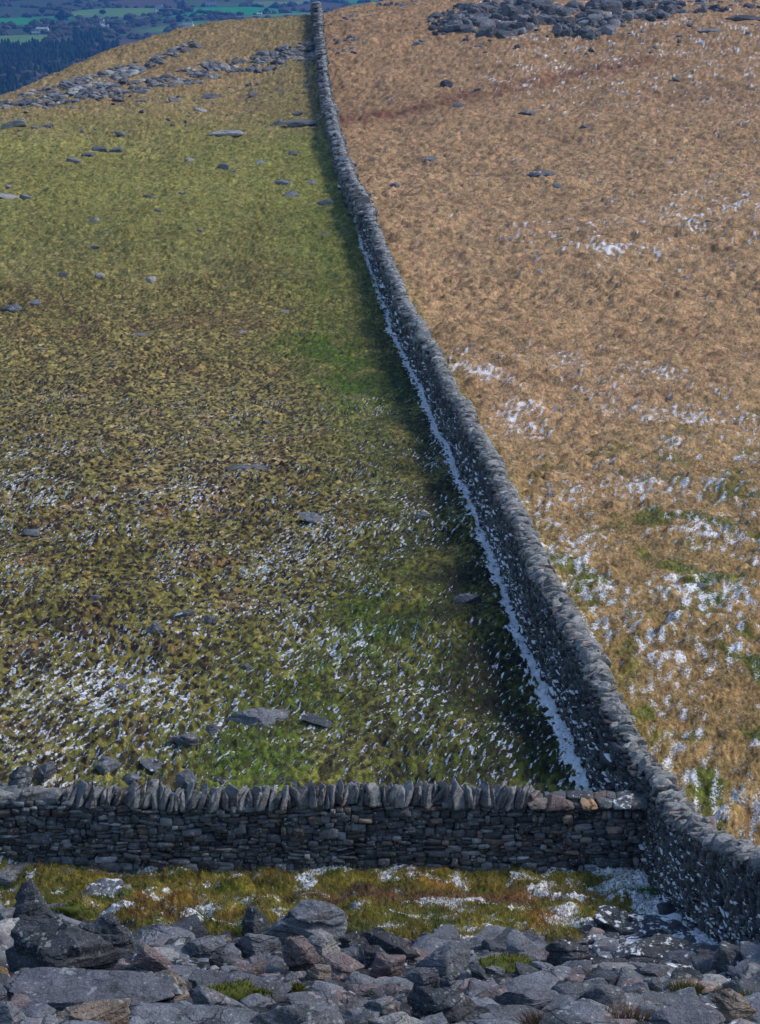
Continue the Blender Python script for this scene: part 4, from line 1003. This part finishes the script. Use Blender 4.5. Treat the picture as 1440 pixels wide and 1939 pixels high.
keep = ((f2 - f1) < .045) & (RNG.random(n) < .8) | ((scr > .25) & (RNG.random(n) < .09)) | ((scr > .1) & (RNG.random(n) < .03))
Xh, Yh = Xh[keep][:3000], Yh[keep][:3000]; Zh = macro(Xh, Yh)
d1, F1 = ICO[1]; nb = len(Xh)
rr = RNG.uniform(1.5, 4.0, nb) * np.where(RNG.random(nb) < .12, 1.6, 1)
Vb = d1[None] * (1 + RNG.uniform(-.3, .3, (nb, len(d1), 1))) * np.stack([rr * 1.3, rr * 1.3, rr * .9], 1)[:, None] + np.stack([Xh, Yh, Zh + rr * .35], 1)[:, None]
Fb = (F1[None] + (np.arange(nb) * len(d1))[:, None, None]).reshape(-1, 3)
cb = np.repeat(np.array([(.035, .045, .025)]) * RNG.uniform(.6, 1.8, nb)[:, None] + np.array([(.03, 0, .012)]) * RNG.random(nb)[:, None], len(d1), 0)
tag(mesh_obj('hedgerow', Vb.reshape(-1, 3), Fb, M_LEAF, attrs={'col': cb}, smooth=False), 'dark hedges and scrub lining the green valley fields', 'hedge', kind='stuff')
# conifer plantation
WOOD = [(-30, 92), (60, 86), (100, 84), (180, 90), (240, 80), (300, 96), (360, 92), (500, 74), (500, 200), (-30, 200)]
tp = []
while len(tp) < 2600:
    x = rnd.uniform(-40, 420); y = rnd.uniform(88, 190)
    if in_poly(x, y, WOOD) and not (120 < y < 136 and rnd.random() < .6 and x > 60) and (y < 140 or rnd.random() < .45): tp.append((x, y))
tp += [(rnd.uniform(140, 195), rnd.uniform(66, 84)) for _ in range(70)] + [(rnd.uniform(290, 360), rnd.uniform(80, 92)) for _ in range(60)]
Ht = hit([p[0] for p in tp], [p[1] for p in tp]); Ht = Ht[Ht[:, 1] > 900]
nT = len(Ht); hh = RNG.uniform(5, 9.5, nT); V = []; m = 7
ang = np.arange(m) / m * 2 * np.pi
tiers = [(.02, .20), (.35, .15), (.36, .20), (.68, .09), (.69, .13), (1.0, .0)]
ringV = np.concatenate([np.stack([np.cos(ang) * r, np.sin(ang) * r, np.full(m, z)], 1) for z, r in tiers])
ringF = np.array([[a * m + i, a * m + (i + 1) % m, (a + 1) * m + (i + 1) % m, (a + 1) * m + i] for a in range(len(tiers) - 1) for i in range(m)])
jit = 1 + RNG.uniform(-.35, .35, (nT, len(ringV), 1)) * np.array([1, 1, 0])
V = ringV[None] * jit * hh[:, None, None] * np.array([1.15, 1.15, 1]) + Ht[:, None]
F = (ringF[None] + (np.arange(nT) * len(ringV))[:, None, None]).reshape(-1, 4)
ct = np.repeat(np.array([(.018, .032, .020)]) * RNG.uniform(.6, 1.6, nT)[:, None], len(ringV), 0)
tag(mesh_obj('conifer_wood', V.reshape(-1, 3), F, M_LEAF, attrs={'col': ct}, smooth=False), 'dark conifer plantation in the valley beyond the left skyline', 'wood', kind='stuff')
# single trees
for (x, y, hp, wp, lab) in ((347, 22, 22, 9, 'tall dark tree right of the white house at the top'), (100, 53, 14, 11, 'dark round tree right of the long pale farmhouse'), (52, 62, 11, 16, 'low dark tree left of the long pale farmhouse'), (108, 62, 10, 20, 'wide dark tree between the long farmhouse and the wood'), (143, 60, 8, 14, 'small round tree above the conifer clump'),
                             (80, 26, 10, 12, 'lone field tree in the upper left of the valley'), (118, 38, 14, 26, 'broad clump tree in the middle of the valley fields'), (340, 42, 16, 14, 'dark tree left of the pair of pale houses'), (195, 27, 8, 14, 'rounded tree on the field edge left of the white house'), (505, 24, 8, 10, 'small tree right of the tiny white cottage'), (205, 50, 7, 10, 'small tree right of the gabled white house')):
    P = hit([x], [y])[0]; m_ = (P @ AX_F) / FPX; r_ = empty('tree', P); tag(r_, lab, 'tree')
    a = Acc(); leaf_crown(a, P, wp * m_ / 2, hp * m_, 260, (.022, .032, .022), int(x), .08); a.build('crown', M_LEAF, r_, False)
    q = np.arange(6) / 6 * 6.283; tr = np.concatenate([np.stack([np.cos(q) * .45, np.sin(q) * .45, q * 0 - .5], 1), np.stack([np.cos(q) * .2, np.sin(q) * .2, q * 0 + hp * m_ * .6], 1)]) + P
    mesh_obj('trunk', tr, np.array([[i, (i + 1) % 6, (i + 1) % 6 + 6, i + 6] for i in range(6)]), M_LEAF, r_, {'col': np.full((12, 3), .04)})
def box(acc, c, s, yaw, colr):
    V = np.array([[x, y, z] for x in (-.5, .5) for y in (-.5, .5) for z in (0, 1)], float) * np.array(s); V = V + np.array(c)
    F = np.array([[0, 1, 3, 2], [4, 6, 7, 5], [0, 4, 5, 1], [2, 3, 7, 6], [1, 5, 7, 3], [0, 2, 6, 4]])
    acc.add(V, F, col=np.tile(np.array(colr, float), (8, 1)))
def house(px, py, wpx, hpx, yaw, wallc, roofc, label, storeys=1, cat='house'):
    P = hit([px], [py])[0]; m_ = (P @ AX_F) / FPX; L = wpx * m_ * 1.15; Hh = hpx * m_ * .8; Dp = min(L * .6, 8.); Rf = hpx * m_ * .5
    root = empty('house', P + np.array([0, 0, -.3])); root.rotation_euler = (0, 0, yaw); tag(root, label, cat)
    def put(name, a, parent=root):
        o = mesh_obj(name, np.concatenate(a.V), [np.concatenate(f) for f in a.F.values()], M_PAINT, None, {'col': np.concatenate(a.A['col'])}, False); o.parent = parent; return o
    a = Acc(); box(a, (0, 0, 0), (L, Dp, Hh), 0, wallc)
    g = np.array([[-L / 2, -Dp / 2, Hh], [-L / 2, Dp / 2, Hh], [-L / 2, 0, Hh + Rf * .93], [L / 2, -Dp / 2, Hh], [L / 2, Dp / 2, Hh], [L / 2, 0, Hh + Rf * .93]])
    a.add(g, np.array([[0, 1, 2], [3, 5, 4]]), col=np.tile(np.array(wallc, float), (6, 1))); put('wall', a)
    e = .4; a = Acc()
    v = []
    for sx in (-1, 1):
        v += [[sx * (L / 2 + e), -Dp / 2 - e, Hh - .2], [sx * (L / 2 + e), 0, Hh + Rf], [sx * (L / 2 + e), Dp / 2 + e, Hh - .2], [sx * (L / 2 + e), Dp / 2 + e, Hh + .05], [sx * (L / 2 + e), 0, Hh + Rf + .25], [sx * (L / 2 + e), -Dp / 2 - e, Hh + .05]]
    f = [[i, (i + 1) % 6, (i + 1) % 6 + 6, i + 6] for i in range(6)]
    a.add(np.array(v, float), np.array(f), col=np.tile(np.array(roofc, float), (12, 1))); rf = put('roof', a)
    a = Acc(); box(a, (L * .42, 0, Hh + Rf * .6), (.9, 1.1, Rf * .4 + 1.3), 0, wallc); put('chimney', a, rf)
    nw = max(2, int(L / 3.5))
    for st in range(storeys):
        for i in range(nw):
            xx = -L / 2 + (i + .5) * L / nw; zz = (st + .35) * Hh / storeys
            a = Acc(); box(a, (xx, -Dp / 2 - .03, zz), (1.2, .12, Hh / storeys * .4), 0, (.03, .035, .045))
            if i == nw // 2 and st == 0:
                a = Acc(); box(a, (xx, -Dp / 2 - .03, .1), (1.1, .12, Hh / storeys * .75), 0, (.06, .05, .05)); put('door', a)
            else: put('window', a)
WH = (.85, .85, .84); SL = (.13, .14, .16)
house(302, 24, 12, 10, .15, WH, SL, 'white two-storey house highest in the valley', 2)
house(81, 59, 19, 6, -.1, (.5, .54, .5), (.28, .33, .32), 'long pale farmhouse among dark trees at the left')
house(68, 66, 12, 5, .2, (.34, .38, .38), (.16, .2, .22), 'low grey shed below the long pale farmhouse', 1, 'shed')
house(194, 49, 7, 8, .5, WH, SL, 'gabled white house in the middle of the fields', 2)
house(201, 53, 9, 4, -.2, (.5, .52, .55), (.35, .38, .42), 'low pale barn just right of the gabled white house', 1, 'barn')
house(342, 53, 9, 6, .3, (.35, .38, .42), SL, 'bluish-grey house left of the pair near the skyline')
house(357, 51, 17, 6, -.15, WH, (.22, .24, .27), 'long white bungalow right of the bluish-grey house')
house(400, 13, 18, 6, .1, (.28, .33, .42), SL, 'bluish farm building at the top edge of the valley', 1, 'farm building')
house(492, 29, 8, 4, 0, WH, (.4, .42, .44), 'tiny white cottage near the skyline left of the wall')
house(513, 27, 4, 3, .1, (.6, .6, .58), SL, 'tiny outbuilding right of the white cottage', 1, 'outbuilding')
house(46, 60, 5, 3, .1, (.5, .52, .52), SL, 'small outbuilding left of the long pale farmhouse', 1, 'outbuilding')

# ------------------------------------------------------------------ haze
hz = bpy.data.materials.new('valley_air'); hz.use_nodes = True; t = hz.node_tree; t.nodes.clear()
pv = t.nodes.new('ShaderNodeVolumePrincipled'); pv.inputs['Color'].default_value = (.10, .36, 1.0, 1); pv.inputs['Density'].default_value = .00015
mo = t.nodes.new('ShaderNodeOutputMaterial'); t.links.new(pv.outputs[0], mo.inputs['Volume'])
bm = bmesh.new(); bmesh.ops.create_cube(bm, size=1)
for v in bm.verts:
    v.co.x *= 34000; v.co.y = -200 if v.co.y < 0 else 12500; v.co.z = -150 if v.co.z < 0 else 800
me = bpy.data.meshes.new('haze'); bm.to_mesh(me); bm.free(); me.materials.append(hz)
o = bpy.data.objects.new('haze', me); COL.objects.link(o); tag(o, 'thin blue air between the hill and the valley', 'haze', kind='stuff')
